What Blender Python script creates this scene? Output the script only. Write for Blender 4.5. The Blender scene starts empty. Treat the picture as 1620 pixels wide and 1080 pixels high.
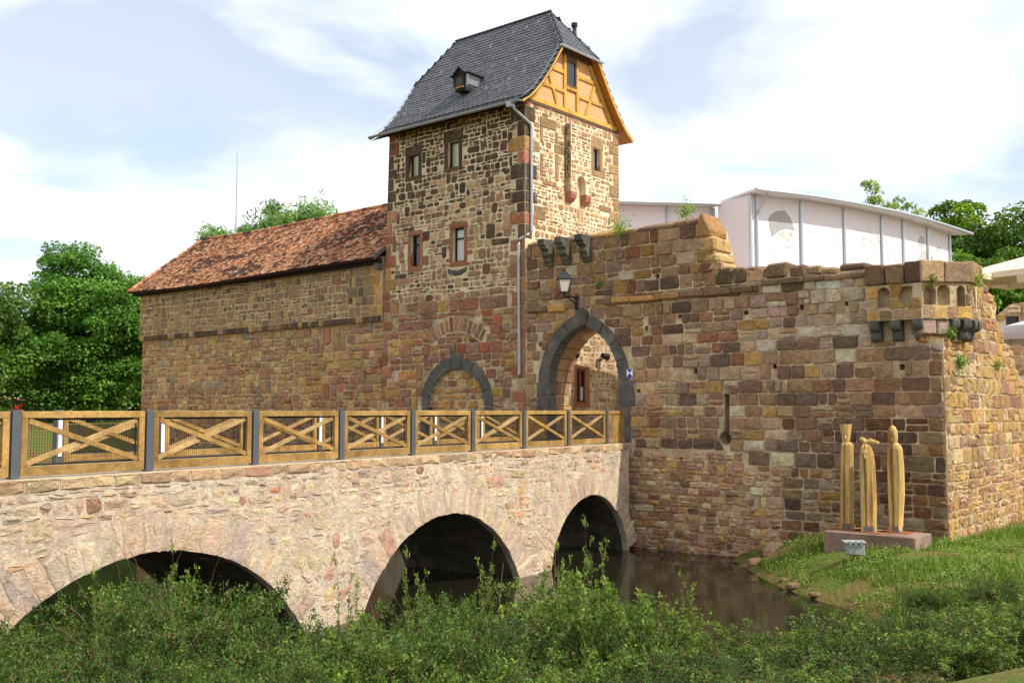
import bpy, bmesh, math, random
import numpy as np
from mathutils import Vector, Matrix, noise as mnoise

# ------------------------------------------------------------------ camera, sky, sun, exposure
SC = bpy.context.scene
COL = SC.collection
CAMZ = 4.8
PITCH = math.atan(108/1600)
cam = bpy.data.cameras.new('camera'); camo = bpy.data.objects.new('camera', cam); COL.objects.link(camo)
cam.sensor_width = 36; cam.lens = 36*1600/1620; cam.clip_end = 6000; cam.clip_start = .1
camo.location = (0, 0, CAMZ); camo.rotation_euler = (math.pi/2+PITCH, 0, 0)
SC.camera = camo

SUN_AZ = math.atan2(.88, -.47)      # from +Y towards +X
SUN_EL = math.radians(47)
SUN_STRENGTH = 3.5
SKY_STRENGTH = .12
CLOUD_STRENGTH = 1.1
EXPOSURE = .54
world = bpy.data.worlds.new('World'); SC.world = world; world.use_nodes = True
nt = world.node_tree; nt.nodes.clear()
def N(t, k, **kw):
    n = t.nodes.new(k)
    for a, b in kw.items(): setattr(n, a, b)
    return n
def L(t, a, b): t.links.new(a, b)
wo = N(nt, 'ShaderNodeOutputWorld'); b1 = N(nt, 'ShaderNodeBackground'); b2 = N(nt, 'ShaderNodeBackground'); mx = N(nt, 'ShaderNodeMixShader')
sky = N(nt, 'ShaderNodeTexSky', sky_type='NISHITA', sun_disc=False, sun_elevation=SUN_EL, sun_rotation=SUN_AZ, air_density=1.0, dust_density=1.6, ozone_density=1.2)
L(nt, sky.outputs[0], b1.inputs[0]); b1.inputs[1].default_value = SKY_STRENGTH
tc = N(nt, 'ShaderNodeTexCoord'); sep = N(nt, 'ShaderNodeSeparateXYZ'); L(nt, tc.outputs['Generated'], sep.inputs[0])
za = N(nt, 'ShaderNodeMath', operation='MAXIMUM'); L(nt, sep.outputs[2], za.inputs[0]); za.inputs[1].default_value = 0
zb = N(nt, 'ShaderNodeMath', operation='ADD'); L(nt, za.outputs[0], zb.inputs[0]); zb.inputs[1].default_value = .22
dv = N(nt, 'ShaderNodeVectorMath', operation='DIVIDE'); cmb = N(nt, 'ShaderNodeCombineXYZ')
for i in range(3): L(nt, zb.outputs[0], cmb.inputs[i])
L(nt, tc.outputs['Generated'], dv.inputs[0]); L(nt, cmb.outputs[0], dv.inputs[1])
mp = N(nt, 'ShaderNodeMapping'); L(nt, dv.outputs[0], mp.inputs[0]); mp.inputs['Location'].default_value = (2.1, .35, .0); mp.inputs['Scale'].default_value = (1, 1, .0)
n1 = N(nt, 'ShaderNodeTexNoise'); L(nt, mp.outputs[0], n1.inputs[0]); n1.inputs['Scale'].default_value = 1.7; n1.inputs['Detail'].default_value = 7; n1.inputs['Roughness'].default_value = .5; n1.inputs['Distortion'].default_value = .35
r1 = N(nt, 'ShaderNodeValToRGB'); L(nt, n1.outputs[0], r1.inputs[0])
r1.color_ramp.elements[0].position = .4; r1.color_ramp.elements[0].color = (.33,.33,.33,1)
r1.color_ramp.elements[1].position = .63; r1.color_ramp.elements[1].color = (1,1,1,1)
n2 = N(nt, 'ShaderNodeTexNoise'); L(nt, mp.outputs[0], n2.inputs[0]); n2.inputs['Scale'].default_value = 2.3; n2.inputs['Detail'].default_value = 7
r2 = N(nt, 'ShaderNodeValToRGB'); L(nt, n2.outputs[0], r2.inputs[0])
r2.color_ramp.elements[0].position = .38; r2.color_ramp.elements[0].color = (.82,.88,.95,1)
r2.color_ramp.elements[1].position = .58; r2.color_ramp.elements[1].color = (1,.995,.99,1)
L(nt, r2.outputs[0], b2.inputs[0]); b2.inputs[1].default_value = CLOUD_STRENGTH
L(nt, r1.outputs[0], mx.inputs[0]); L(nt, b1.outputs[0], mx.inputs[1]); L(nt, b2.outputs[0], mx.inputs[2]); L(nt, mx.outputs[0], wo.inputs[0])

sl = bpy.data.lights.new('sun', 'SUN'); so = bpy.data.objects.new('sun', sl); COL.objects.link(so)
sl.energy = SUN_STRENGTH; sl.angle = math.radians(.53); sl.color = (1, .965, .91)
SDIR = Vector((math.sin(SUN_AZ)*math.cos(SUN_EL), math.cos(SUN_AZ)*math.cos(SUN_EL), math.sin(SUN_EL)))
so.rotation_euler = SDIR.to_track_quat('Z', 'Y').to_euler(); so.location = (30, -20, 40)
SC.view_settings.view_transform = 'Standard'; SC.view_settings.look = 'None'
SC.view_settings.exposure = EXPOSURE; SC.view_settings.gamma = 1
SC.cycles.max_bounces = 8; SC.cycles.transparent_max_bounces = 12

# ------------------------------------------------------------------ helpers
def S2L(c): return c/12.92 if c <= .04045 else ((c+.055)/1.055)**2.4
def H(h, k=1.0):
    h = h.lstrip('#'); return tuple(min(1, S2L(int(h[i:i+2], 16)/255)*k) for i in (0, 2, 4))
class Frame:
    def __init__(s, o, u):
        s.o = np.array(o, float); u = np.array(u, float); s.U = u/np.hypot(*u); s.N = np.array([s.U[1], -s.U[0]])
    def p(s, u, v, n=0.0):
        q = s.o+s.U*u+s.N*n; return (q[0], q[1], v)
W_ = np.array([.765, -.644]); W_ /= np.hypot(*W_)
Q_ = np.array([-W_[1], W_[0]])
C_ = np.array([4.05, 36.0])
GATE = Frame(C_, W_)                       # front plane of gate wall, tower and hall: u to the right, n towards the camera
TU = -4.62                                 # tower corner
TSIDE = Frame(C_+W_*TU, Q_)                # tower right face
CU = 10.9
RSIDE = Frame(C_+W_*CU, Q_)                # right face of curtain wall
D_ = np.array([1.42, 2.183]); D_ /= np.hypot(*D_)
NB_ = np.array([D_[1], -D_[0]])
FENCE0 = np.array([-8.21, 16.73]); PITCHF = 2.604
BRID = Frame(FENCE0+NB_*.2, D_)
FEN = Frame(FENCE0, D_)

def link(o, parent=None):
    COL.objects.link(o)
    if parent is not None:
        o.parent = parent
        root = parent
        m = Matrix.Identity(4)
        chain = []
        while root is not None: chain.append(root); root = root.parent
        w = Matrix.Identity(4)
        for r in reversed(chain): w = w @ r.matrix_parent_inverse @ r.matrix_basis
        o.matrix_parent_inverse = w.inverted()
    return o
def tag(o, label=None, cat=None, group=None, kind=None):
    if label: o['label'] = label
    if cat: o['category'] = cat
    if group: o['group'] = group
    if kind: o['kind'] = kind
    return o
def thing(name, loc, label, cat, group=None):
    o = bpy.data.objects.new(name, None); o.empty_display_size = .3; o.location = loc; COL.objects.link(o)
    return tag(o, label, cat, group)
class MB:
    def __init__(s): s.v = []; s.f = []; s.c = []; s.cur = None
    def add(s, vs, fs, col=None):
        b = len(s.v); s.v += [tuple(x) for x in vs]; s.f += [tuple(i+b for i in f) for f in fs]
        if col is not None: s.cur = col
        if s.cur is not None: s.c += [s.cur]*len(vs)
        return s
    def hexa(s, P, col=None):   # 8 points: bottom 4 (ccw), top 4
        return s.add(P, [(3,2,1,0),(4,5,6,7),(0,1,5,4),(1,2,6,5),(2,3,7,6),(3,0,4,7)], col)
    def box(s, F, u0, u1, v0, v1, n0, n1, col=None):
        p = F.p
        return s.hexa([p(u0,v0,n1),p(u1,v0,n1),p(u1,v0,n0),p(u0,v0,n0),p(u0,v1,n1),p(u1,v1,n1),p(u1,v1,n0),p(u0,v1,n0)], col)
    def prism(s, F, pts, n0, n1, col=None):   # pts ccw in (u,v)
        k = len(pts); vs = [F.p(u,v,n1) for u,v in pts]+[F.p(u,v,n0) for u,v in pts]
        fs = [tuple(range(k)), tuple(range(2*k-1, k-1, -1))]+[((i+1)%k, i, k+i, k+(i+1)%k) for i in range(k)]
        return s.add(vs, fs, col)
    def loft(s, rings, cap=True, col=None, closed=True):
        k = len(rings[0]); vs = [p for r in rings for p in r]; fs = []
        for j in range(len(rings)-1):
            for i in range(k if closed else k-1):
                a, b = j*k+i, j*k+(i+1)%k; fs.append((a, b, b+k, a+k))
        if cap: fs += [tuple(range(k-1, -1, -1)), tuple(range((len(rings)-1)*k, len(rings)*k))]
        return s.add(vs, fs, col)
    def tube(s, pts, r, sides=6, col=None, cap=True):
        pts = [Vector(p) for p in pts]; rs = r if isinstance(r, (list, tuple)) else [r]*len(pts); rings = []
        for i, p in enumerate(pts):
            t = (pts[min(i+1, len(pts)-1)]-pts[max(i-1, 0)]).normalized()
            a = t.cross(Vector((0,0,1)) if abs(t.z) < .95 else Vector((1,0,0))).normalized(); b = t.cross(a)
            rings.append([tuple(p+(a*math.cos(2*math.pi*k/sides)+b*math.sin(2*math.pi*k/sides))*rs[i]) for k in range(sides)])
        return s.loft(rings, cap, col)
    def beam(s, a, b, w, h, up=(0,0,1), col=None):   # box beam from a to b
        a, b, up = Vector(a), Vector(b), Vector(up); t = (b-a).normalized(); x = t.cross(up).normalized(); y = x.cross(t)
        P = []
        for q in (a, b): P += [tuple(q+x*sx*w/2+y*sy*h/2) for sx, sy in ((-1,-1),(1,-1),(1,1),(-1,1))]
        return s.hexa(P, col)
    def build(s, name, mat, parent=None, smooth=False, fix=True, bevel=0):
        me = bpy.data.meshes.new(name); me.from_pydata(s.v, [], s.f)
        if s.c:
            at = me.attributes.new('col', 'FLOAT_COLOR', 'POINT'); a = np.ones((len(s.v), 4), np.float32); a[:, :3] = np.array(s.c)
            at.data.foreach_set('color', a.ravel())
        if fix or bevel:
            bm = bmesh.new(); bm.from_mesh(me)
            if fix: bmesh.ops.recalc_face_normals(bm, faces=bm.faces)
            if bevel:
                ed = [e for e in bm.edges if len(e.link_faces) == 2 and e.calc_face_angle(0) > .6]
                bmesh.ops.bevel(bm, geom=ed, offset=bevel, segments=1, affect='EDGES', clamp_overlap=True)
            bm.to_mesh(me); bm.free()
        if smooth: me.polygons.foreach_set('use_smooth', [True]*len(me.polygons))
        me.materials.append(mat); o = bpy.data.objects.new(name, me); link(o, parent)
        return o
def carve(o, cut):
    c = cut.build('cutter', M['mortar_warm'])
    md = o.modifiers.new('b', 'BOOLEAN'); md.operation = 'DIFFERENCE'; md.solver = 'EXACT'; md.object = c; md.use_self = True
    dg = bpy.context.evaluated_depsgraph_get(); me = bpy.data.meshes.new_from_object(o.evaluated_get(dg))
    o.modifiers.clear(); o.data = me; m = c.data; bpy.data.objects.remove(c); bpy.data.meshes.remove(m)

# ------------------------------------------------------------------ materials
M = {}
def mat(name, color=None, rough=.85, attr=False, var=.25, scale=3.0, bump=.3, bscale=25., bdist=.02, metal=0, stretch=(1,1,1), c2=None, c2pos=(.45,.65), spec=.3, streak=None, sk=.5, orand=0):
    m = bpy.data.materials.new(name); m.use_nodes = True; t = m.node_tree; bs = t.nodes['Principled BSDF']
    bs.inputs['Roughness'].default_value = rough; bs.inputs['Metallic'].default_value = metal; bs.inputs['Specular IOR Level'].default_value = spec
    tcx = N(t, 'ShaderNodeTexCoord'); mpx = N(t, 'ShaderNodeMapping'); L(t, tcx.outputs['Object'], mpx.inputs[0]); mpx.inputs['Scale'].default_value = stretch
    if attr:
        a = N(t, 'ShaderNodeAttribute', attribute_name='col'); csrc = a.outputs['Color']
    else:
        a = N(t, 'ShaderNodeRGB'); a.outputs[0].default_value = (*color, 1); csrc = a.outputs[0]
    def noise(sc, det=6, ro=.6):
        n = N(t, 'ShaderNodeTexNoise'); L(t, mpx.outputs[0], n.inputs[0]); n.inputs['Scale'].default_value = sc; n.inputs['Detail'].default_value = det; n.inputs['Roughness'].default_value = ro; return n
    if c2 is not None:
        nn = noise(scale*.37, 5); rr = N(t, 'ShaderNodeMapRange'); L(t, nn.outputs[0], rr.inputs[0]); rr.inputs[1].default_value = c2pos[0]; rr.inputs[2].default_value = c2pos[1]
        mxx = N(t, 'ShaderNodeMix', data_type='RGBA'); L(t, rr.outputs[0], mxx.inputs[0]); L(t, csrc, mxx.inputs[6]); mxx.inputs[7].default_value = (*c2, 1); csrc = mxx.outputs[2]
    if streak is not None:
        mz = N(t, 'ShaderNodeMapping'); L(t, tcx.outputs['Object'], mz.inputs[0]); mz.inputs['Scale'].default_value = (1,1,.14)
        ns = N(t, 'ShaderNodeTexNoise'); L(t, mz.outputs[0], ns.inputs[0]); ns.inputs['Scale'].default_value = 2.6; ns.inputs['Detail'].default_value = 6; ns.inputs['Roughness'].default_value = .65
        rr = N(t, 'ShaderNodeMapRange'); L(t, ns.outputs[0], rr.inputs[0]); rr.inputs[1].default_value = .5; rr.inputs[2].default_value = .72; rr.inputs[4].default_value = sk
        mxx = N(t, 'ShaderNodeMix', data_type='RGBA'); L(t, rr.outputs[0], mxx.inputs[0]); L(t, csrc, mxx.inputs[6]); mxx.inputs[7].default_value = (*streak, 1); csrc = mxx.outputs[2]
    if var:
        na = noise(scale, 8, .65); mr = N(t, 'ShaderNodeMapRange'); L(t, na.outputs[0], mr.inputs[0]); mr.inputs[1].default_value = .28; mr.inputs[2].default_value = .72; mr.inputs[3].default_value = 1-var; mr.inputs[4].default_value = 1+var
        nb = noise(scale*7, 4); mr2 = N(t, 'ShaderNodeMapRange'); L(t, nb.outputs[0], mr2.inputs[0]); mr2.inputs[1].default_value = .3; mr2.inputs[2].default_value = .7; mr2.inputs[3].default_value = 1-var*.6; mr2.inputs[4].default_value = 1+var*.6
        mm = N(t, 'ShaderNodeMath', operation='MULTIPLY'); L(t, mr.outputs[0], mm.inputs[0]); L(t, mr2.outputs[0], mm.inputs[1])
        vm = N(t, 'ShaderNodeVectorMath', operation='SCALE'); L(t, csrc, vm.inputs[0]); L(t, mm.outputs[0], vm.inputs['Scale']); csrc = vm.outputs[0]
    if orand:
        oi = N(t, 'ShaderNodeObjectInfo'); mo = N(t, 'ShaderNodeMapRange'); L(t, oi.outputs['Random'], mo.inputs[0]); mo.inputs[3].default_value = 1-orand; mo.inputs[4].default_value = 1+orand
        vo = N(t, 'ShaderNodeVectorMath', operation='SCALE'); L(t, csrc, vo.inputs[0]); L(t, mo.outputs[0], vo.inputs['Scale']); csrc = vo.outputs[0]
    L(t, csrc, bs.inputs['Base Color'])
    if bump:
        nb2 = noise(bscale, 6, .7); nb3 = noise(bscale*.22, 4, .6); ad = N(t, 'ShaderNodeMath', operation='ADD'); L(t, nb2.outputs[0], ad.inputs[0]); L(t, nb3.outputs[0], ad.inputs[1])
        bu = N(t, 'ShaderNodeBump'); L(t, ad.outputs[0], bu.inputs['Height']); bu.inputs['Strength'].default_value = bump; bu.inputs['Distance'].default_value = bdist; L(t, bu.outputs[0], bs.inputs['Normal'])
    M[name] = m; return m
def stone_mat(nm='stone', k=1.0, bd=.14):
    m = bpy.data.materials.new(nm); m.use_nodes = True; t = m.node_tree; bs = t.nodes['Principled BSDF']; bs.inputs['Roughness'].default_value = .93; bs.inputs['Specular IOR Level'].default_value = .15
    tcx = N(t, 'ShaderNodeTexCoord'); at = N(t, 'ShaderNodeAttribute', attribute_name='col')
    def nz(sc, det, ro, stretch=None, dist=0.):
        n = N(t, 'ShaderNodeTexNoise'); n.inputs['Scale'].default_value = sc; n.inputs['Detail'].default_value = det; n.inputs['Roughness'].default_value = ro; n.inputs['Distortion'].default_value = dist
        if stretch:
            mp_ = N(t, 'ShaderNodeMapping'); mp_.inputs['Scale'].default_value = stretch; L(t, tcx.outputs['Object'], mp_.inputs[0]); L(t, mp_.outputs[0], n.inputs[0])
        else: L(t, tcx.outputs['Object'], n.inputs[0])
        return n.outputs[0]
    def rng_(src, a, b, c, d):
        r = N(t, 'ShaderNodeMapRange'); L(t, src, r.inputs[0])
        for i, v in enumerate((a, b, c, d)): r.inputs[i+1].default_value = v
        return r.outputs[0]
    def mixc(f, a, col):
        x = N(t, 'ShaderNodeMix', data_type='RGBA'); L(t, f, x.inputs[0]); L(t, a, x.inputs[6]); x.inputs[7].default_value = (*col, 1); return x.outputs[2]
    c = at.outputs['Color']
    c = mixc(rng_(nz(2.3, 6, .65), .52, .74, 0, .4*k), c, H('#b89a66'))
    c = mixc(rng_(nz(3.1, 7, .7, (1,1,1.6)), .55, .78, 0, .5*k), c, H('#5c4d40'))
    c = mixc(rng_(nz(1.7, 5, .6, (1,1,.16)), .57, .8, 0, .45), c, H('#6f5e4c'))
    c = mixc(rng_(nz(2.4, 6, .7, (1,1,.13)), .6, .78, 0, .55), c, H('#cdbfa8'))
    c = mixc(rng_(nz(7, 6, .7), .58, .75, 0, .5), c, H('#cbbb9f'))
    mu = N(t, 'ShaderNodeMath', operation='MULTIPLY'); L(t, rng_(nz(6, 10, .72), .28, .72, .66, 1.4), mu.inputs[0]); L(t, rng_(nz(45, 4, .7), .3, .7, .78, 1.22), mu.inputs[1])
    vm = N(t, 'ShaderNodeVectorMath', operation='SCALE'); L(t, c, vm.inputs[0]); L(t, mu.outputs[0], vm.inputs['Scale']); L(t, vm.outputs[0], bs.inputs['Base Color'])
    ad = N(t, 'ShaderNodeMath', operation='ADD'); L(t, nz(9, 8, .75, (1,1,1.8), .4), ad.inputs[0]); a2 = N(t, 'ShaderNodeMath', operation='MULTIPLY'); L(t, nz(40, 5, .7), a2.inputs[0]); a2.inputs[1].default_value = .35; L(t, a2.outputs[0], ad.inputs[1])
    bu = N(t, 'ShaderNodeBump'); L(t, ad.outputs[0], bu.inputs['Height']); bu.inputs['Strength'].default_value = 1.0; bu.inputs['Distance'].default_value = bd; L(t, bu.outputs[0], bs.inputs['Normal']); M[nm] = m
stone_mat(); stone_mat('stone_pale', .45, .07)
mat('arch_lining_shade', H('#5c5244'), var=.5, scale=2.2, bump=1., bscale=9, bdist=.1, rough=.8, c2=H('#443f32'))  # vault stone darkened: the shade inside the arches is put into its colour
mat('mortar_cream', H('#dccaa8'), var=.16, scale=3, bump=.8, bscale=16, bdist=.05, rough=.95, spec=.1, c2=H('#c4ad86'))
mat('mortar_warm', H('#cfb998'), var=.3, scale=2.5, bump=.9, bscale=14, bdist=.06, rough=.95, spec=.1, c2=H('#9c8262'), streak=H('#6e5c48'), sk=.5)
mat('mortar_bridge', H('#c6b49c'), var=.24, scale=2.2, bump=1., bscale=12, bdist=.05, rough=.95, spec=.1, c2=H('#b59c86'), streak=H('#8a7460'), sk=.6)
mat('mortar_hall', H('#cdb48c'), var=.24, scale=2.5, bump=.9, bscale=14, bdist=.06, rough=.95, spec=.1, c2=H('#aa8c62'))
mat('basalt', H('#56534d'), var=.35, scale=3, bump=.8, bscale=14, bdist=.04, rough=.85, c2=H('#777064'), c2pos=(.5,.75))
mat('dark_stone', H('#4a443a'), var=.3, scale=3, bump=.6, bscale=16, bdist=.04, rough=.85, c2=H('#645d4d'))
mat('slate', attr=True, var=.15, scale=5, bump=.3, bscale=30, rough=.6, spec=.4)
mat('slate_deck', H('#33343a'), var=.1, rough=.8)
mat('clay', attr=True, var=.3, scale=6, bump=.5, bscale=30, rough=.9, spec=.15)
mat('clay_deck', H('#3a2018'), var=.2)
mat('wood_rail', H('#9c7a44'), var=.38, scale=3.2, stretch=(1,1,1), bump=.4, bscale=30, rough=.78, c2=H('#80612f'), orand=.2)
mat('wood_brace', H('#a4875a'), var=.34, scale=3, bump=.3, bscale=30, rough=.75, c2=H('#8e6e40'), orand=.2)
mat('timber_yellow', H('#bf9544'), var=.2, scale=5, bump=.2, rough=.75, c2=H('#a98236'), orand=.12)
mat('soffit', H('#a0682a'), var=.25, scale=5, rough=.7)
mat('black_wood', H('#2a211b'), var=.2, rough=.8)
mat('brown_wood', H('#5d4330'), var=.2, rough=.7)
mat('red_wood', H('#8a4a26'), var=.2, rough=.6)
mat('red_stone', H('#9c6a52'), var=.2, scale=4, bump=.5, rough=.9)
mat('post_metal', H('#5c5d60'), var=.06, rough=.45, metal=.3, bump=0)
mat('white_panel', H('#eeeeea'), var=.02, rough=.5, bump=0)
mat('wire_grey', H('#7d7f80'), var=.05, rough=.6, bump=0)
mat('zinc', H('#a3a6a8'), var=.08, rough=.4, metal=.55, bump=0)
mat('wire', H('#26241f'), var=0, rough=.6, bump=0, metal=.2)
mat('iron', H('#2c2e31'), var=.08, rough=.5, metal=.4, bump=0)
mat('black_plastic', H('#1a1a1c'), var=0, rough=.5, bump=0)
mat('lamp_glass', H('#c9beb2'), var=.05, rough=.2, bump=0)
mat('curtain_white', H('#f2f2ee'), var=.05, rough=.9, bump=0)
mat('curtain_yellow', H('#d8cf9a'), var=.05, rough=.9, bump=0)
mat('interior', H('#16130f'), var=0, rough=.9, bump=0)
mat('canvas_white', H('#e3dadd'), var=.02, scale=1, rough=.7, bump=.06, bscale=2.5)
mat('canvas_beige', H('#d9cbb0'), var=.03, rough=.8, bump=0)
mat('print_grey', H('#b8b5b0'), var=.08, scale=6, rough=.8, bump=0)
mat('print_light', H('#cdc9c4'), var=.05, scale=6, rough=.8, bump=0)
mat('print_dark', H('#a5a29c'), var=.1, scale=5, rough=.8, bump=0)
mat('aluminium', H('#b9bdbf'), var=.03, rough=.35, metal=.6, bump=0)
mat('plinth', H('#92786a'), var=.25, scale=2, bump=.4, rough=.9, c2=H('#7c6252'), streak=H('#5e4c40'), sk=.4)
mat('rust', H('#8e5230'), var=.3, scale=6, rough=.85)
mat('carved_wood', H('#cba766'), var=.45, scale=5, stretch=(1,1,.08), bump=1., bscale=16, bdist=.04, rough=.75, c2=H('#9c7238'), c2pos=(.5,.6))
mat('grey_wood', H('#6d665c'), var=.2, scale=3, rough=.8)
mat('flood_grey', H('#a9acab'), var=.05, rough=.45, metal=.3, bump=0)
mat('glass_dark', H('#20262a'), var=0, rough=.08, bump=0, spec=.6)
mat('sign_white', H('#e8e8ea'), var=0, rough=.4, bump=0)
mat('sign_blue', H('#23329a'), var=0, rough=.4, bump=0)
mat('bark', H('#4a3a2b'), var=.3, scale=6, bump=.8, rough=.95)
mat('twig', H('#6a4e3a'), var=.3, scale=10, bump=0, rough=.9)
mat('soil', H('#7b5f42'), var=.3, scale=2, bump=.8, bscale=12, rough=.97, c2=H('#5d4a33'))
mat('paving', H('#8d8474'), var=.2, scale=3, bump=.4, rough=.95)
mat('gravel_deck', H('#b8a68a'), var=.2, scale=5, bump=.6, rough=.95)
mat('car_white', H('#d9dadb'), var=0, rough=.25, bump=0); mat('car_red', H('#b02a20'), var=0, rough=.25, bump=0)
def brick_mat():
    m = bpy.data.materials.new('brick_infill'); m.use_nodes = True; t = m.node_tree; bs = t.nodes['Principled BSDF']; bs.inputs['Roughness'].default_value = .9
    uv = N(t, 'ShaderNodeUVMap'); br = N(t, 'ShaderNodeTexBrick'); L(t, uv.outputs[0], br.inputs[0])
    br.inputs['Color1'].default_value = (*H('#cb8e58'), 1); br.inputs['Color2'].default_value = (*H('#bd7c4c'), 1); br.inputs['Mortar'].default_value = (*H('#d8b27e'), 1)
    br.inputs['Scale'].default_value = 1; br.inputs['Mortar Size'].default_value = .014; br.inputs['Brick Width'].default_value = .24; br.inputs['Row Height'].default_value = .085
    L(t, br.outputs[0], bs.inputs['Base Color']); M['brick_infill'] = m
brick_mat()
def glass_mat():
    m = bpy.data.materials.new('glass'); m.use_nodes = True; t = m.node_tree; t.nodes.clear()
    o = N(t, 'ShaderNodeOutputMaterial'); a = N(t, 'ShaderNodeBsdfTransparent'); g = N(t, 'ShaderNodeBsdfGlossy'); g.inputs['Roughness'].default_value = .03; a.inputs[0].default_value = (.96,.97,.97,1)
    fr = N(t, 'ShaderNodeFresnel'); fr.inputs[0].default_value = 1.6; mxx = N(t, 'ShaderNodeMixShader'); L(t, fr.outputs[0], mxx.inputs[0]); L(t, a.outputs[0], mxx.inputs[1]); L(t, g.outputs[0], mxx.inputs[2]); L(t, mxx.outputs[0], o.inputs[0]); M['glass'] = m
glass_mat()
def leaf_mat(name, trans=.35, rough=.55):
    m = bpy.data.materials.new(name); m.use_nodes = True; t = m.node_tree; bs = t.nodes['Principled BSDF']; out = t.nodes['Material Output']
    a = N(t, 'ShaderNodeAttribute', attribute_name='col'); L(t, a.outputs['Color'], bs.inputs['Base Color']); bs.inputs['Roughness'].default_value = rough; bs.inputs['Specular IOR Level'].default_value = .25
    tr = N(t, 'ShaderNodeBsdfTranslucent'); vm = N(t, 'ShaderNodeVectorMath', operation='MULTIPLY'); L(t, a.outputs['Color'], vm.inputs[0]); vm.inputs[1].default_value = (1.25,1.3,.6); L(t, vm.outputs[0], tr.inputs[0])
    mxx = N(t, 'ShaderNodeMixShader'); mxx.inputs[0].default_value = trans; L(t, bs.outputs[0], mxx.inputs[1]); L(t, tr.outputs[0], mxx.inputs[2]); L(t, mxx.outputs[0], out.inputs[0]); M[name] = m
leaf_mat('leaf')
def water_mat():
    m = bpy.data.materials.new('water'); m.use_nodes = True; t = m.node_tree; bs = t.nodes['Principled BSDF']
    bs.inputs['Base Color'].default_value = (.013,.012,.006,1); bs.inputs['Roughness'].default_value = .04; bs.inputs['IOR'].default_value = 1.33; bs.inputs['Specular IOR Level'].default_value = .6
    tcx = N(t, 'ShaderNodeTexCoord'); n = N(t, 'ShaderNodeTexNoise'); L(t, tcx.outputs['Object'], n.inputs[0]); n.inputs['Scale'].default_value = 3.2; n.inputs['Detail'].default_value = 5
    bu = N(t, 'ShaderNodeBump'); L(t, n.outputs[0], bu.inputs['Height']); bu.inputs['Strength'].default_value = .09; bu.inputs['Distance'].default_value = .05; L(t, bu.outputs[0], bs.inputs['Normal']); M['water'] = m
water_mat()
def ground_mat():
    m = bpy.data.materials.new('ground'); m.use_nodes = True; t = m.node_tree; bs = t.nodes['Principled BSDF']; bs.inputs['Roughness'].default_value = .97; bs.inputs['Specular IOR Level'].default_value = .1
    tcx = N(t, 'ShaderNodeTexCoord'); n = N(t, 'ShaderNodeTexNoise'); L(t, tcx.outputs['Object'], n.inputs[0]); n.inputs['Scale'].default_value = .55; n.inputs['Detail'].default_value = 9; n.inputs['Roughness'].default_value = .65
    r = N(t, 'ShaderNodeValToRGB'); L(t, n.outputs[0], r.inputs[0]); e = r.color_ramp.elements
    e[0].position = .38; e[0].color = (*H('#6f5638'), 1); e[1].position = .6; e[1].color = (*H('#56662a'), 1); x = e.new(.5); x.color = (*H('#6a6134'), 1)
    L(t, r.outputs[0], bs.inputs['Base Color'])
    n2 = N(t, 'ShaderNodeTexNoise'); L(t, tcx.outputs['Object'], n2.inputs[0]); n2.inputs['Scale'].default_value = 9; n2.inputs['Detail'].default_value = 6
    bu = N(t, 'ShaderNodeBump'); L(t, n2.outputs[0], bu.inputs['Height']); bu.inputs['Strength'].default_value = .8; bu.inputs['Distance'].default_value = .08; L(t, bu.outputs[0], bs.inputs['Normal']); M['ground'] = m
ground_mat()
# ------------------------------------------------------------------ masonry
def area(P): return .5*sum(P[i][0]*P[(i+1)%len(P)][1]-P[(i+1)%len(P)][0]*P[i][1] for i in range(len(P)))
def inside(P, x, y):
    r = False; j = len(P)-1
    for i in range(len(P)):
        xi, yi = P[i]; xj, yj = P[j]
        if (yi > y) != (yj > y) and x < (xj-xi)*(y-yi)/(yj-yi)+xi: r = not r
        j = i
    return r
def nearest(P, x, y):
    best = None
    for i in range(len(P)):
        ax, ay = P[i]; bx, by = P[(i+1)%len(P)]; dx, dy = bx-ax, by-ay; t = max(0, min(1, ((x-ax)*dx+(y-ay)*dy)/(dx*dx+dy*dy+1e-12)))
        px, py = ax+dx*t, ay+dy*t; d = (px-x)**2+(py-y)**2
        if best is None or d < best[0]: best = (d, px, py)
    return best[1], best[2]
def clip(P, nx, ny, c):   # keep nx*x+ny*y<=c
    out = []
    for i in range(len(P)):
        a, b = P[i], P[(i+1)%len(P)]; da, db = nx*a[0]+ny*a[1]-c, nx*b[0]+ny*b[1]-c
        if da <= 0: out.append(a)
        if (da < 0) != (db < 0) and da != db:
            t = da/(da-db); out.append((a[0]+(b[0]-a[0])*t, a[1]+(b[1]-a[1])*t))
    return out
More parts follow.
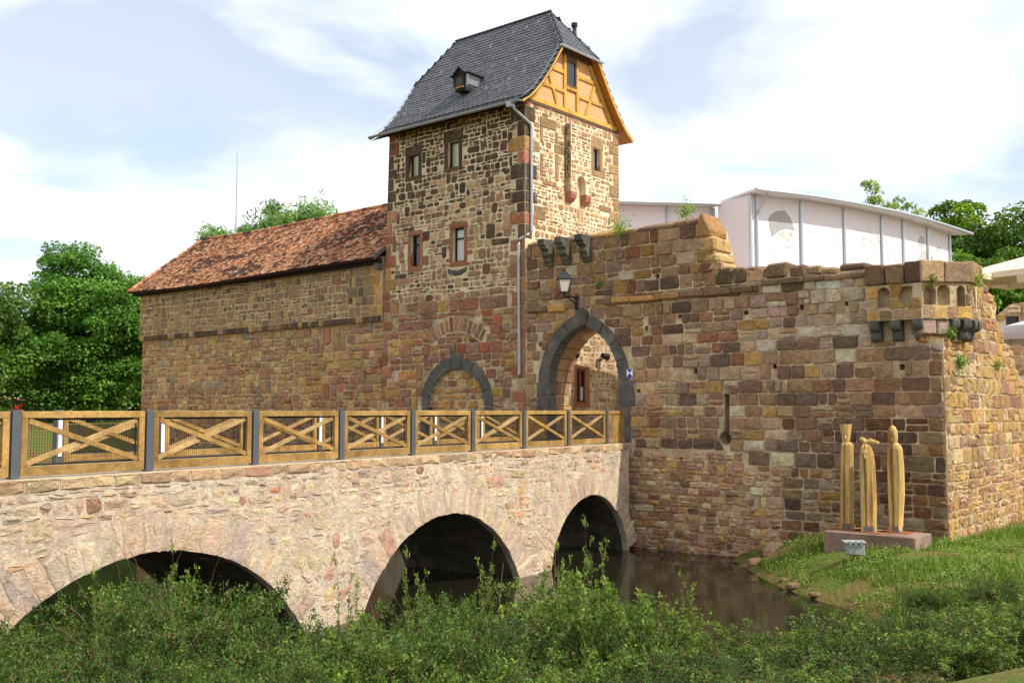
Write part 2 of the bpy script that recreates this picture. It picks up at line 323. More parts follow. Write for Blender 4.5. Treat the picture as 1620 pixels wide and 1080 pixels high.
def rubble(u0, u1, v0, v1, cw, ch, rng, jit=.36):
    k = ch/cw; nr = max(1, int(round((v1-v0)/ch))); hh = (v1-v0)/nr; rows = []
    for r in range(nr):
        nc = max(1, int(round((u1-u0)/cw*rng.uniform(.8, 1.25)))); ww = (u1-u0)/nc; off = rng.random()
        rows.append([((u0+(i+off)*ww+rng.uniform(-jit, jit)*ww)*k, v0+(r+.5)*hh+rng.uniform(-jit, jit)*hh) for i in range(-1, nc+1)])
    out = []
    for r in range(nr):
        nb = [q for rr in range(max(0, r-2), min(nr, r+3)) for q in rows[rr]]
        for s in rows[r]:
            P = [(s[0]-2*hh, s[1]-1.6*hh), (s[0]+2*hh, s[1]-1.6*hh), (s[0]+2*hh, s[1]+1.6*hh), (s[0]-2*hh, s[1]+1.6*hh)]
            for q in nb:
                dx, dy = q[0]-s[0], q[1]-s[1]
                if q is s or abs(dx) > 4*hh: continue
                P = clip(P, dx, dy, (q[0]**2-s[0]**2+q[1]**2-s[1]**2)/2)
                if len(P) < 3: break
            for a in ((-1,0,-u0*k),(1,0,u1*k),(0,-1,-v0),(0,1,v1)):
                if len(P) >= 3: P = clip(P, *a)
            if len(P) >= 3 and area(P) > .15*hh*hh: out.append([(x/k, y) for x, y in P])
    return out
def ashlar(u0, u1, v0, v1, hr, wr, rng, jit=.012, split=.1, slope=0.):
    out = []; v = v0
    while v < v1-.06:
        h = rng.uniform(*hr)
        if v+h > v1-.5*hr[0]: h = v1-v
        u = u0-rng.random()*wr[0]
        while u < u1:
            w = rng.uniform(*wr)
            a, b = max(u, u0), min(u+w, u1)
            if b-a > .1:
                def J(): return rng.uniform(-jit, jit)
                if rng.random() < split and b-a > .25:
                    m = v+h*rng.uniform(.4, .6); bx = [(a,b,v,m),(a,b,m,v+h)]
                elif rng.random() < split*.6 and b-a > .4:
                    m = (a+b)/2; bx = [(a,m,v,v+h),(m,b,v,v+h)]
                else: bx = [(a,b,v,v+h)]
                for x0,x1,y0,y1 in bx:
                    out.append([(x0+J(),y0+J()+slope*x0),(x1+J(),y0+J()+slope*x1),(x1+J(),y1+J()+slope*x1),(x0+J(),y1+J()+slope*x0)])
            u += w
        v += h
    return out
def coursed(u0, u1, v0, v1, hr, wr, rng, jit=.14, big=.07, thin=.22, wave=.07):
    out = []; rows = [v0]
    while rows[-1] < v1-hr[0]*.6: rows.append(rows[-1]+rng.uniform(*hr))
    rows[-1] = v1; sd = rng.random()*50
    def bz_(i, u): return rows[i]+(0 if i in (0, len(rows)-1) else wave*mnoise.noise(Vector((u*.55+sd, i*3.7, sd))))
    taken = []
    for i in range(len(rows)-1):
        nxt = []; u = u0-rng.random()*wr[0]
        while u < u1:
            h = rows[i+1]-rows[i]; w = max(h*.95, rng.uniform(*wr)*(.55+.45*h/hr[1]))*(1.7 if rng.random() < .08 else 1); a, b = max(u, u0), min(u+w, u1); u += w
            for x0, x1 in taken:
                if a < x1 and b > x0:
                    if a >= x0: a = x1; u = max(u, x1)
                    else: b = min(b, x0); u = max(x1, b)
            if b-a < .09: continue
            top_ = i+1
            if rng.random() < big and i+2 < len(rows): top_ = i+2; nxt.append((a, b))
            lo_, hi_ = (lambda q: bz_(i, q)), (lambda q, k=top_: bz_(k, q)); J = lambda s_: rng.uniform(-1, 1)*jit*s_
            zs = [0, 1]
            if top_ == i+1 and rng.random() < thin and h > .17: zs = [0, rng.uniform(.38, .62), 1]
            for f0, f1 in zip(zs[:-1], zs[1:]):
                def Z(q, f): return lo_(q)+(hi_(q)-lo_(q))*f
                jw = min(b-a, h*1.3); jh = h*(f1-f0)*.8; mid = (a+b)/2
                P = [(a+J(jw)*.5, Z(a, f0)+J(jh)*.5), (b+J(jw)*.5, Z(b, f0)+J(jh)*.5), (b+J(jw)*.6, Z(b, f1)+J(jh)*.7), (a+J(jw)*.6, Z(a, f1)+J(jh)*.7)]
                if rng.random() < .35: P.insert(3, (mid+J(jw), Z(mid, f1)+abs(J(jh))*.5))
                out.append(P)
        taken = nxt
    return out
def ang(a, b, c):
    v1 = (a[0]-b[0], a[1]-b[1]); v2 = (c[0]-b[0], c[1]-b[1])
    return abs(math.atan2(v1[0]*v2[1]-v1[1]*v2[0], v1[0]*v2[0]+v1[1]*v2[1]))
class Wall:
    def __init__(s): s.st = []
    def stone(s, F, P, h, col, rng, n0=0., rough=.012, named='stone'):
        k = len(P); cx = sum(p[0] for p in P)/k; cy = sum(p[1] for p in P)/k; A = abs(area(P))
        if area(P) < 0: P = P[::-1]
        ins = min(.03, .12*math.sqrt(A)); sz = math.sqrt(A); f = max(.5, 1-2*ins/sz)
        vs = [F.p(u, v, n0-.05) for u, v in P]+[F.p(u, v, n0+h*.45) for u, v in P]
        vs += [F.p(cx+(u-cx)*f, cy+(v-cy)*f, n0+h+rng.uniform(-1, 1)*rough) for u, v in P]+[F.p(cx, cy, n0+h+rng.uniform(-.3, 1.5)*rough)]
        fs = []
        for i in range(k):
            j = (i+1)%k; fs += [(i, j, k+j, k+i), (k+i, k+j, 2*k+j, 2*k+i), (2*k+i, 2*k+j, 3*k)]
        w = np.array(F.p(cx, cy, n0)); d = w-np.array([0, 0, CAMZ]); r = np.linalg.norm(d); fac = -(d[0]*F.N[0]+d[1]*F.N[1])/r
        px = 810+1600*d[0]/max(d[1], .1); sc = A*max(0, fac)/r**2 if -10 < px < 1630 else 0
        s.st.append((sc, vs, fs, col, named))
    def lay(s, F, cells, colf, rng, mortar=.03, h=(.01, .035), holes=(), keep=None, n0=0., rnd=.22, rough=.012, jit=.008, slits=()):
        for P in cells:
            for (a0, a1, b0, b1) in slits:
                x0, x1 = min(p[0] for p in P), max(p[0] for p in P); y0, y1 = min(p[1] for p in P), max(p[1] for p in P)
                if x0 < a1 and x1 > a0 and y0 < b1 and y1 > b0:
                    gaps = [(a0-x0, (1,0,a0)), (x1-a1, (-1,0,-a1)), (b0-y0, (0,1,b0)), (y1-b1, (0,-1,-b1))]
                    Q = clip(P, *max(gaps[:2] if b1-b0 > .5 else gaps)[1])
                    if len(Q) >= 3: P = Q
            k = len(P); cx = sum(p[0] for p in P)/k; cy = sum(p[1] for p in P)/k
            if keep and not keep(cx, cy): continue
            if any(inside(hh, cx, cy) for hh in holes): continue
            hx = (max(p[0] for p in P)-min(p[0] for p in P))/2; hy = (max(p[1] for p in P)-min(p[1] for p in P))/2
            if hx < .05 or hy < .04: continue
            m = mortar*rng.uniform(.6, 1.4)
            fx, fy = max(.45, 1-m/2/hx), max(.45, 1-m/2/hy)
            P = [(cx+(x-cx)*fx, cy+(y-cy)*fy) for x, y in P]; A0 = abs(area(P))
            R = []
            for i in range(k):
                a, b = P[i], P[(i+1)%k]; e = math.hypot(b[0]-a[0], b[1]-a[1])
                if e < .03: R.append(((a[0]+b[0])/2, (a[1]+b[1])/2)); continue
                t = min(.45, rnd*rng.uniform(.4, 1.3)*min(1, .22/e)) if e > .22 else rnd*rng.uniform(.4, 1.3)
                t = min(t, .45)
                R.append((a[0]+(b[0]-a[0])*t, a[1]+(b[1]-a[1])*t))
                if e > .45: R.append(((a[0]+b[0])/2+rng.uniform(-jit, jit), (a[1]+b[1])/2+rng.uniform(-jit, jit)))
                R.append((b[0]+(a[0]-b[0])*t, b[1]+(a[1]-b[1])*t))
            if len(R) < 3: continue
            R = [(x+rng.uniform(-jit, jit), y+rng.uniform(-jit, jit)) for x, y in R]
            for hh in holes: R = [nearest(hh, x, y) if inside(hh, x, y) else (x, y) for x, y in R]
            A = abs(area(R))
            if A < .4*A0 or A < .004: continue
            s.stone(F, R, rng.uniform(*h), colf(cx, cy, rng), rng, n0, rough)
    def finish(s, parent, maxn=300, rest='rubble_masonry', mt='stone'):
        s.st.sort(key=lambda q: -q[0]); big, small = s.st[:maxn], s.st[maxn:]
        for sc, vs, fs, col, nm in big:
            me = bpy.data.meshes.new(nm); me.from_pydata(vs, [], fs)
            at = me.attributes.new('col', 'FLOAT_COLOR', 'POINT'); at.data.foreach_set('color', [*col, 1.]*len(vs)); me.materials.append(M[mt])
            link(bpy.data.objects.new(nm, me), parent)
        if small:
            mb = MB()
            for sc, vs, fs, col, nm in small: mb.add(vs, fs, col)
            tag(mb.build(rest, M[mt], parent, fix=False), kind='stuff')
def pal(*hs): return [(H(h), w) for h, w in hs]
GAIN = (1.68, 1.57, 1.43)
def pick(p, rng, v=.2, BLEND=.2):
    t = rng.random()*sum(w for _, w in p)
    for c, w in p:
        t -= w
        if t <= 0: break
    W = sum(w for _, w in p); mean = [sum(q[i]*w for q, w in p)/W for i in range(3)]
    k = 1+rng.uniform(-v, v); c = [x+(y-x)*BLEND for x, y in zip(c, mean)]; return tuple(min(.85, x*k*g_*(1+rng.uniform(-.05, .05))) for x, g_ in zip(c, GAIN))
P_GATE = pal(('#9a7e5e',3),('#8e7056',3),('#a4824c',1.8),('#755a4e',2.4),('#b29c80',2.2),('#86746a',2),('#c0b09a',1.2),('#80543f',1),('#5c4c46',1.8),('#9a8a6e',2))
P_PALE = pal(('#b5a594',3),('#c4b8a8',2),('#a3917f',2),('#a99272',2),('#9c8680',2))
P_LOW = pal(('#a78a6c',3),('#b59c7c',3),('#96745e',2),('#a9857a',1.5),('#b08a4e',1),('#8e6455',1.2),('#c1ad90',2))
P_LIT = pal(('#a08458',3),('#a98d62',3),('#987256',2),('#86695c',1.2),('#ac8a50',2),('#8e7460',1.6),('#b3a07c',1.5))
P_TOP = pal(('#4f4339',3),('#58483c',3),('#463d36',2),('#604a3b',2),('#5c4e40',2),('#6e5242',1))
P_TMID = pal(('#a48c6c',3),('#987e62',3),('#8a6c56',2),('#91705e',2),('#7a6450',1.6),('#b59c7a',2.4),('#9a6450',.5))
P_TLOW = pal(('#9a7658',3),('#8e6856',3),('#a8834e',2.4),('#87584a',2.4),('#9d8a70',1.4),('#7f655c',2),('#98533f',1.2))
P_RED = pal(('#946450',2.4),('#885a4a',2),('#a67c4c',2.4),('#b08e5c',2.4),('#8a6656',2),('#9c7a5c',2.4))
P_TRIGHT = pal(('#a58a68',3),('#957858',3),('#87694f',2.5),('#b09a78',2),('#8b7464',2),('#a07a62',1.5))
P_HUP = pal(('#9a8260',3),('#8a725a',3),('#7a6654',2),('#a08456',2),('#8e6c58',1.4),('#625850',1.1),('#807a70',.7))
P_HLOW = pal(('#a48762',3),('#ac8e5a',2.8),('#98745a',2.4),('#a47a60',1.8),('#8e7464',2),('#b39c72',2.2),('#807872',.5),('#96604e',.6))
P_BR = pal(('#a99a84',3),('#a69a80',3),('#a08a78',2.4),('#9a9088',2),('#b0a28c',3),('#947f76',1.6),('#a48e68',1.2),('#95695a',.8),('#8c8684',1))
P_COP = pal(('#9a8468',3),('#8a755e',3),('#a68f72',2),('#957662',1.5))
def wob(u, v, s=.35, seed=0.): return mnoise.noise(Vector((u*s+seed, v*s+seed*1.7, seed)))

def arc_pts(cx, cz, R, a0, a1, n): return [(cx+R*math.cos(a0+(a1-a0)*i/n), cz+R*math.sin(a0+(a1-a0)*i/n)) for i in range(n+1)]
def seg_arch(c, apex, R, zmin, n=24):   # points of a segmental arch, right foot over apex to left foot
    cz = apex-R; a = math.asin(max(-1, min(1, (zmin-cz)/R))); return arc_pts(c, cz, R, a, math.pi-a, n)

# ------------------------------------------------------------------ ground, water
MOAT = [(-10.5,14.4),(0,17.3),(7,19.2),(8.2,22),(8.1,24.7),(7.45,26.9),(7.1,29.5),(7.1,33.2),(9.5,34.5),(-20,59.8),(-23,58),(-22.5,44),(-17,28)]
rt = random.Random(5)
def moat_d(x, y):
    px, py = nearest(MOAT, x, y); d = math.hypot(px-x, py-y); return -d if inside(MOAT, x, y) else d
def smooth(a, b, x): t = max(0, min(1, (x-a)/(b-a))); return t*t*(3-2*t)
def ground_z(x, y):
    if abs(x) > 90 or y > 130 or y < -40: return 4.0 if y > 60 else 3.3
    d = moat_d(x, y); nz = mnoise.noise(Vector((x*.5, y*.5, 3)))*.12+mnoise.noise(Vector((x*1.7, y*1.7, 8)))*.05
    if d < 0: return max(-.8, .8*d)
    if x < -9 and y > 17: z = min(.8*d, 3.35)+max(0, min(1.1, (y-48)*.03))
    else:
        cap = 1.05+2.3*(1-smooth(15, 25, y)); k = smooth(19, 24, y); bank = .05+(.22+.23*k)*min(d, 1.5)+.215*max(0, d-1.5)
        z = min(bank, cap)+.55*smooth(2.5, 5.5, x)*(1-smooth(9., 14.5, y))
    return z+nz*min(1, d*.6)
def axis(a, b, st, far): 
    m = list(np.arange(a, b+.01, st)); o = [b+(far-b)*(i/9)**2 for i in range(1, 10)]; lo = [a-(far+a)*(i/9)**2 if False else a-(far)*(i/9)**2 for i in range(9, 0, -1)]
    return lo+m+o
xs = axis(-34, 26, .45, 1500); ys = axis(2, 66, .45, 1500)
def build_ground():
    nx, ny = len(xs), len(ys); V = [(x, y, ground_z(x, y)) for y in ys for x in xs]
    Fc = [(j*nx+i, j*nx+i+1, (j+1)*nx+i+1, (j+1)*nx+i) for j in range(ny-1) for i in range(nx-1)]
    me = bpy.data.meshes.new('ground'); me.from_pydata(V, [], Fc); me.polygons.foreach_set('use_smooth', [True]*len(Fc)); me.materials.append(M['ground'])
    o = bpy.data.objects.new('ground', me); COL.objects.link(o); tag(o, kind='structure')
build_ground()
mb = MB(); mb.add([(-34,10,0),(16,10,0),(16,66,0),(-34,66,0)], [(0,1,2,3)])
tag(mb.build('water', M['water'], fix=False), kind='structure')
mb = MB(); mb.box(GATE, -34, CU-1.6, 3.2, 3.62, -40, -1.0); tag(mb.build('courtyard', M['paving']), kind='structure')
mb = MB(); mb.box(GATE, 3, CU-1.6, 3.7, 6.2, -24, -9.); tag(mb.build('terrace', M['paving']), kind='structure')

# ------------------------------------------------------------------ bridge
rng = random.Random(11)
BL0, BL1, BW = -9.0, 22.15, 4.2
ARCH = [(2.68, 2.2, 4.58), (11.78, 2.12, 3.75), (19.5, 2.06, 2.66)]
bridge = thing('stone_bridge', BRID.p(10, 0, -2), 'pale rubble stone bridge with three round arches over the moat', 'bridge')
mb = MB(); mb.box(BRID, BL0, BL1, -1.2, 3.60, -BW, 0); bcore = mb.build('wall', M['mortar_bridge'], bridge)
cut = MB()
for c, ap, R in ARCH:
    z0 = max(-1.5, ap-R-.001) if ap-R > -1.5 else -1.5
    top = seg_arch(c, ap, R, max(-1.5, ap-R), 28)
    pts = top if top[0][1] < -1.4 else [(top[-1][0], -1.6), (top[0][0], -1.6)]+top
    cut.prism(BRID, pts, -BW-.5, .5)
carve(bcore, cut)
BWALL = Wall(); holes = []
for i, (c, ap, R) in enumerate(ARCH):
    top = seg_arch(c, ap, R+.02, -.3, 64)
    n = int(R*(math.pi-2*math.asin(max(-.95, (-.3-(ap-R))/R)))/.27); cz = ap-R; a0 = math.asin((-.3-cz)/R); a = a0; lens = []
    while a < math.pi-a0:
        da = rng.uniform(.17, .4)/R; ln = rng.uniform(.42, .85); lens.append((a, ln))
        b = min(a+da, math.pi-a0); g = .018/R
        P = [(c+r*math.cos(t), cz+r*math.sin(t)) for r, t in ((R-.0, a+g), (R+ln*.5, a+g*.9), (R+ln, a+g*1.6), (R+ln+.02, (a+b)/2), (R+ln, b-g*1.6), (R+ln*.5, b-g*.9), (R-.0, b-g))]
        P = [(x+rng.uniform(-.03, .03), z+rng.uniform(-.03, .03)) for x, z in P]
        if 0 < .5*(P[0][1]+P[3][1]): BWALL.stone(BRID, P, rng.uniform(-.002, .012), pick(P_BR, rng, .12, .5), rng, rough=.016, named='voussoir')
        a = b
    ho = [(c+(R+.66)*math.cos(t), cz+(R+.66)*math.sin(t)) for t in np.linspace(a0, math.pi-a0, 40)]
    holes.append(ho+[(ho[-1][0], -1.5), (ho[0][0], -1.5)])
def bcol(u, v, r):
    c = pick(P_BR, r, .14, .35); s = wob(u*2.2, v*.3, .8, 4)
    if s > .28 and v > 1.8: c = tuple(a*b for a, b in zip(c, (1.0, .78, .62)))
    if v > 2.9 and r.random() < .3: c = tuple(x*.75 for x in c)
    return c
BWALL.lay(BRID, coursed(-1.5, 22.1, -.3, 3.43, (.12,.32), (.2,.62), rng, .3, .08, .25, .16), bcol, rng, mortar=.06, h=(-.004, .016), holes=holes, rnd=.34, rough=.016, jit=.016)
u = -1.6
while u < 22.0:
    w = rng.uniform(.42, .8); b = min(u+w, 22.05)
    P = [(u+.012, 3.45+rng.uniform(-.03, .03)), (u+(b-u)/2, 3.44+rng.uniform(-.03, .03)), (b-.012, 3.45+rng.uniform(-.03, .03)), (b-.014, 3.635), (u+(b-u)/2, 3.645+rng.uniform(-.01, .012)), (u+.014, 3.635)]
    BWALL.stone(BRID, P, rng.uniform(.005, .03), pick(P_COP, rng, .2, .4), rng, rough=.03, named='coping_stone'); u = b
BWALL.finish(bcore, 300, mt='stone_pale')
mb = MB(); mb.box(BRID, BL0, BL1+.25, 3.604, 3.66, -BW+.03, -.03); mb.build('deck', M['gravel_deck'], bridge)
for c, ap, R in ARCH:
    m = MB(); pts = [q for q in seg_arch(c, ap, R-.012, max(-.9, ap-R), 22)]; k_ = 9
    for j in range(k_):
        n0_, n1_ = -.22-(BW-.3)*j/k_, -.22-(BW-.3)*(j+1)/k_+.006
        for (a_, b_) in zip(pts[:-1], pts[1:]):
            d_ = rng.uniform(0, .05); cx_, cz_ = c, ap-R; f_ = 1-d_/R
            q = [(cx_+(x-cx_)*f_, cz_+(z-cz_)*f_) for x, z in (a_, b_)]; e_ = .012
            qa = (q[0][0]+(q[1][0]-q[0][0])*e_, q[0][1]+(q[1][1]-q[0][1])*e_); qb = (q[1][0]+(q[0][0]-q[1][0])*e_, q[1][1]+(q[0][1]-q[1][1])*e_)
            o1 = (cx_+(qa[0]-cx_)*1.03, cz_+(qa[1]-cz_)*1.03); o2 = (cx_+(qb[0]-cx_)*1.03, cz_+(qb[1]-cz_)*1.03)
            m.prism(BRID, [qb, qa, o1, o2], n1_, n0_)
    tag(m.build('vault_stones', M['arch_lining_shade'], bridge), kind='stuff')

# ------------------------------------------------------------------ railings
def railing(label, off, t0, n, last, panel_end, white=False):
    base = Frame(FENCE0-NB_*off, D_)
    r = thing('wooden_railing', base.p(t0*PITCHF, 3.6, 0), label, 'railing', None)
    ZB, ZT = 3.665, 4.80
    rg = random.Random(int(off*10)+3)
    for k in range(n+1):
        uc = (t0+k)*PITCHF
        m = MB()      # channel post: web and two flanges
        m.box(base, uc-.065, uc+.065, ZB, ZT, -.05, -.038); m.box(base, uc-.077, uc-.065, ZB, ZT, -.052, .085); m.box(base, uc+.065, uc+.077, ZB, ZT, -.052, .085); m.box(base, uc-.065, uc+.065, ZB, ZT, .07, .084)
        for zz in (ZB+.3, ZB+.8): m.box(base, uc-.012, uc+.012, zz-.012, zz+.012, .084, .092)
        m.build('post', M['post_metal'], r)
        if white: m = MB(); m.box(base, uc-.045, uc+.045, ZB+.16, ZT-.16, .0845, .10); m.build('light_strip', M['white_panel'], r)
    for k in range(-1 if t0 < .5 else 0, n+1):
        u0 = (t0+k)*PITCHF+.10; u1 = (t0+k+1)*PITCHF-.10
        zt, zb = 4.775+rg.uniform(-.004, .004), 3.70
        if k == n:
            u1 = panel_end
        for nm, a in (('top_rail', (u0,u1,zt-.115,zt,-.02,.06)), ('bottom_rail', (u0,u1,zb,zb+.16,-.02,.06))):
            m = MB(); m.box(base, *a); m.build(nm, M['wood_rail'], r, bevel=.006)
        sw = .12 if u1-u0 > 1 else .08
        for a, b in ((u0, u0+sw), (u1-sw, u1)):
            m = MB(); m.box(base, a, b, zb+.163, zt-.118, -.018, .057); m.build('stile', M['wood_rail'], r, bevel=.006)
        if k == n:
            m = MB(); w = (u1-u0-2*sw)/3
            for j in range(3):
                m = MB(); m.box(base, u0+sw+j*w+.003, u0+sw+(j+1)*w-.003, zb+.163, zt-.118, -.006, .025); m.build('infill_board', M['wood_rail'], r)
            continue
        ia, ib, za, zz = u0+sw+.02, u1-sw-.02, zb+.175, zt-.13
        for (pa, za_, pb, zb_, nn, mt) in ((ia, zz-.03, ib, za+.03, .034, 'wood_rail'), (ia, za+.03, ib, zz-.03, -.004, 'wood_brace')):
            m = MB(); m.beam(base.p(pa, za_, nn), base.p(pb, zb_, nn), .09, .036, up=(base.N[0], base.N[1], 0)); m.build('brace', M[mt], r, bevel=.004)
        m = MB(); g = .0022
        for uu in np.arange(ia-.01, ib+.01, .05): m.box(base, uu-g, uu+g, za-.01, zz+.01, -.040-g, -.040+g)
        for vv in np.arange(za, zz, .05): m.box(base, ia-.02, ib+.02, vv-g, vv+g, -.047-g, -.047+g)
        tag(m.build('wire_mesh', M['wire'], r, fix=False), kind='stuff')
        for a in ((ia-.019, ib+.019, za-.012, za+.022), (ia-.019, ib+.019, zz-.022, zz+.012), (ia-.019, ia+.012, za+.024, zz-.024), (ib-.012, ib+.019, za+.024, zz-.024)):
            m = MB(); m.box(base, *a, -.036, -.024); m.build('mesh_frame', M['iron'], r)
railing('near timber railing with grey steel posts and crossed braces along the bridge edge', 0, 0, 8, True, 8.5*PITCHF)
railing('far timber railing behind the crossing, its grey posts carrying white strips', 3.75, 1.23, 7, True, 8.95*PITCHF, white=True)

# ------------------------------------------------------------------ curtain wall with gate
rng = random.Random(23)
cw_ = thing('gate_wall', GATE.p(3, 0, -.7), 'ruined brown sandstone curtain wall pierced by the dark pointed gate arch', 'castle wall')
TH = 1.44
top = [(CU,6.86),(10.3,6.86),(10.3,9.1),(8.7,9.1),(7.0,9.2),(5.2,9.22),(3.85,9.3),(3.62,10.0),(3.42,10.5),(3.3,11.0),(3.1,11.1),(-4.6,11.05)]
mb = MB(); mb.prism(GATE, [(-4.6,-1.),(CU,-1.)]+top, -TH, 0); gcore = mb.build('wall', M['mortar_warm'], cw_)
GC0, GA, GS, GH = -1.87, 1.57, 5.85, 2.05     # gate centre, half width, spring height, rise
GR = (GH*GH+GA*GA)/(2*GA)
def pointed(g, n=14, grow=0.):
    R = GR+grow; cxr = GC0+GA-GR; cxl = GC0-GA+GR; am = math.acos(max(-1, min(1, (GC0-cxr)/R)))
    right = [(cxr+R*math.cos(a), GS+R*math.sin(a)) for a in np.linspace(0, am, n)]
    left = [(cxl-R*math.cos(a), GS+R*math.sin(a)) for a in np.linspace(am, 0, n)]
    return right, left
r_, l_ = pointed(0)
r_, l_ = pointed(0, 14, .07); cut = MB(); cut.prism(GATE, [(GC0-GA-.07,3.64),(GC0+GA+.07,3.64)]+r_+l_[1:], -TH-.5, .5)
LOOP = [(3.85,3.98),(4.05,3.98),(4.07,5.32),(3.87,5.32)]
cut.prism(GATE, LOOP, -.9, .3); cut.prism(GATE, arc_pts(3.9, 3.86, .23, 0, 2*math.pi*15/16, 15), -.95, .3)
PUT = [(1.35,9.45),(2.22,8.0),(.86,7.66),(4.71,7.96),(6.63,8.02),(8.06,8.04),(9.71,6.06),(5.68,6.17),(2.81,6.12),(.53,5.47),(-3.9,7.3)]
for i, (u, v) in enumerate(PUT): cut.box(GATE, u-.08+.02*(i%3), u+.08, v-.09+.025*(i%2), v+.08-.02*(i%4 == 1), -.35, .2)
carve(gcore, cut)
GW = Wall()
ro, lo = pointed(0, 20, .46)
ring = [(GC0-GA-.52, 3.3), (GC0+GA+.5, 3.3)]+ro+lo
holes = [ring, arc_pts(3.9, 3.86, .25, 0, 2*math.pi*11/12, 11)]
holes += [[(8.85,6.85),(11.2,6.85),(11.2,9.5),(8.85,9.5)]]
SLITS = [(3.85,4.07,3.7,5.34)]+[(u-.09,u+.09,v-.1,v+.09) for u, v in PUT]
def gtop(u):
    if u > 10.3: return 6.95
    for (a, za), (b, zb) in zip(top[::-1][:-1], top[::-1][1:]):
        if a <= u <= b and b > a: return za+(zb-za)*(u-a)/(b-a+1e-9)
    return 9.1
def gcol(u, v, r):
    p = P_GATE
    k = wob(u, v, .25, 2)
    if u > 5.0 and v > 6.5 and r.random() < .72: p = P_PALE
    elif v < 3.6 and u < 6 and r.random() < .8: p = P_LOW
    elif v > 8.7 and u > 3.7: p = P_COP if r.random() < .5 else P_TOP
    c = pick(p, r)
    if v < 4.7 and u > 6: c = tuple(x*.72 for x in c)
    if v < 3.6 and u < 5.6: c = tuple(x*1.12 for x in c)
    if k > .25: c = tuple(a*b for a, b in zip(c, (.85, .8, .78)))
    if u < 2.2 and v > 8.8: c = tuple(a*b for a, b in zip(c, (.8, .78, .74)))
    return c
kf = lambda u, v: v < gtop(u)-.05
low = lambda u, v: v < 3.3+.35*wob(u, 0, .6, 9) and u < 5.6-(v*.35)
GW.lay(GATE, ashlar(-4.55, CU-.02, 3.0, 11.1, (.34,.48), (.36,.86), rng, .018, .1), gcol, rng, mortar=.04, h=(.02,.07), holes=holes, keep=lambda u, v: kf(u, v) and not low(u, v), rough=.026, slits=SLITS)
GW.lay(GATE, ashlar(4.0, CU-.02, -.2, 3.0, (.26,.42), (.3,.75), rng, .018, .2), gcol, rng, mortar=.045, h=(.02,.07), holes=holes, keep=lambda u, v: not low(u, v), rough=.028)
GW.lay(GATE, coursed(-.1, 5.9, -.3, 3.7, (.11,.27), (.2,.55), rng, .14, .05, .2, .06), gcol, rng, mortar=.045, h=(.02,.065), holes=holes, keep=low, rnd=.26, rough=.024, jit=.012)
# weathered top stones, string course
def block(name, F, u0, u1, v0, v1, n0, n1, pal_, parent, mm=None, bev=.03, j=.02):
    m = MB(); P = []
    for v in (v0, v1):
        for u, n in ((u0, n1), (u1, n1), (u1, n0), (u0, n0)): P.append(F.p(u+rng.uniform(-j, j), v+rng.uniform(-j, j), n+rng.uniform(-j, j)))
    m.hexa(P, pick(pal_, rng) if pal_ else None); return m.build(name, mm or M['stone'], parent, bevel=bev)
P_DARKTOP = pal(('#6e5a48',3),('#7d6650',3),('#5b4b40',2),('#8a7458',1.5))
P_OCHRE = pal(('#b08a52',3),('#a67e46',2),('#94754e',2),('#b49a6a',1.5))
u = -4.5
while u < 3.0:
    w = rng.uniform(.55, 1.0); b = min(u+w, 3.12); z0 = gtop(u)
    m = MB(); zz = z0+.37+rng.uniform(-.04, .04)
    m.hexa([GATE.p(u+.01,z0+.0,.06),GATE.p(b-.01,z0+.0,.06),GATE.p(b-.01,z0,-1.4),GATE.p(u+.01,z0,-1.4),GATE.p(u+.02,z0+.14,.05),GATE.p(b-.02,z0+.14,.05),GATE.p(b-.02,zz,-.75),GATE.p(u+.02,zz,-.75)], pick(P_DARKTOP if rng.random() < .6 else P_OCHRE, rng))
    m.build('coping_stone', M['stone'], cw_, bevel=.03); u = b
m = MB(); m.prism(GATE, [(2.95,10.66),(3.46,10.62),(3.52,10.85),(3.34,11.15),(3.18,11.48),(3.08,11.44),(2.96,11.1)], -1.1, .08, pick(P_OCHRE, rng)); m.build('broken_stone', M['stone'], cw_, bevel=.07)
for a in ((3.02,3.66,10.08,10.6),(3.2,3.75,9.75,10.05),(3.1,3.9,9.45,9.73)): block('broken_stone', GATE, *a, -1.2, .07, P_OCHRE, cw_, bev=.09, j=.05)
u = 3.75
while u < 8.75:
    w = rng.uniform(.4, .95); b = min(u+w, 8.8); block('coping_stone', GATE, u+.015, b-.015, 9.0+rng.uniform(-.03,.03), gtop(min(b,8.6))+.17+rng.uniform(-.12,.12), -1.38, .05, P_DARKTOP, cw_, bev=.07, j=.045); u = b
for a, b, z, pj in ((-4.5,-2.55,8.5,.14),(-1.25,5.2,8.62,.15),(5.3,8.7,8.78,.12)):
    u = a
    while u < b-.1:
        w = rng.uniform(.6, 1.3); e = min(u+w, b); block('string_course_stone', GATE, u+.008, e-.008, z+rng.uniform(-.015,.015), z+.2+rng.uniform(-.02,.03), -.1, pj+rng.uniform(-.03,.03), P_OCHRE if (u < 3 and rng.random() < .75) else P_DARKTOP, cw_, bev=.035); u = e
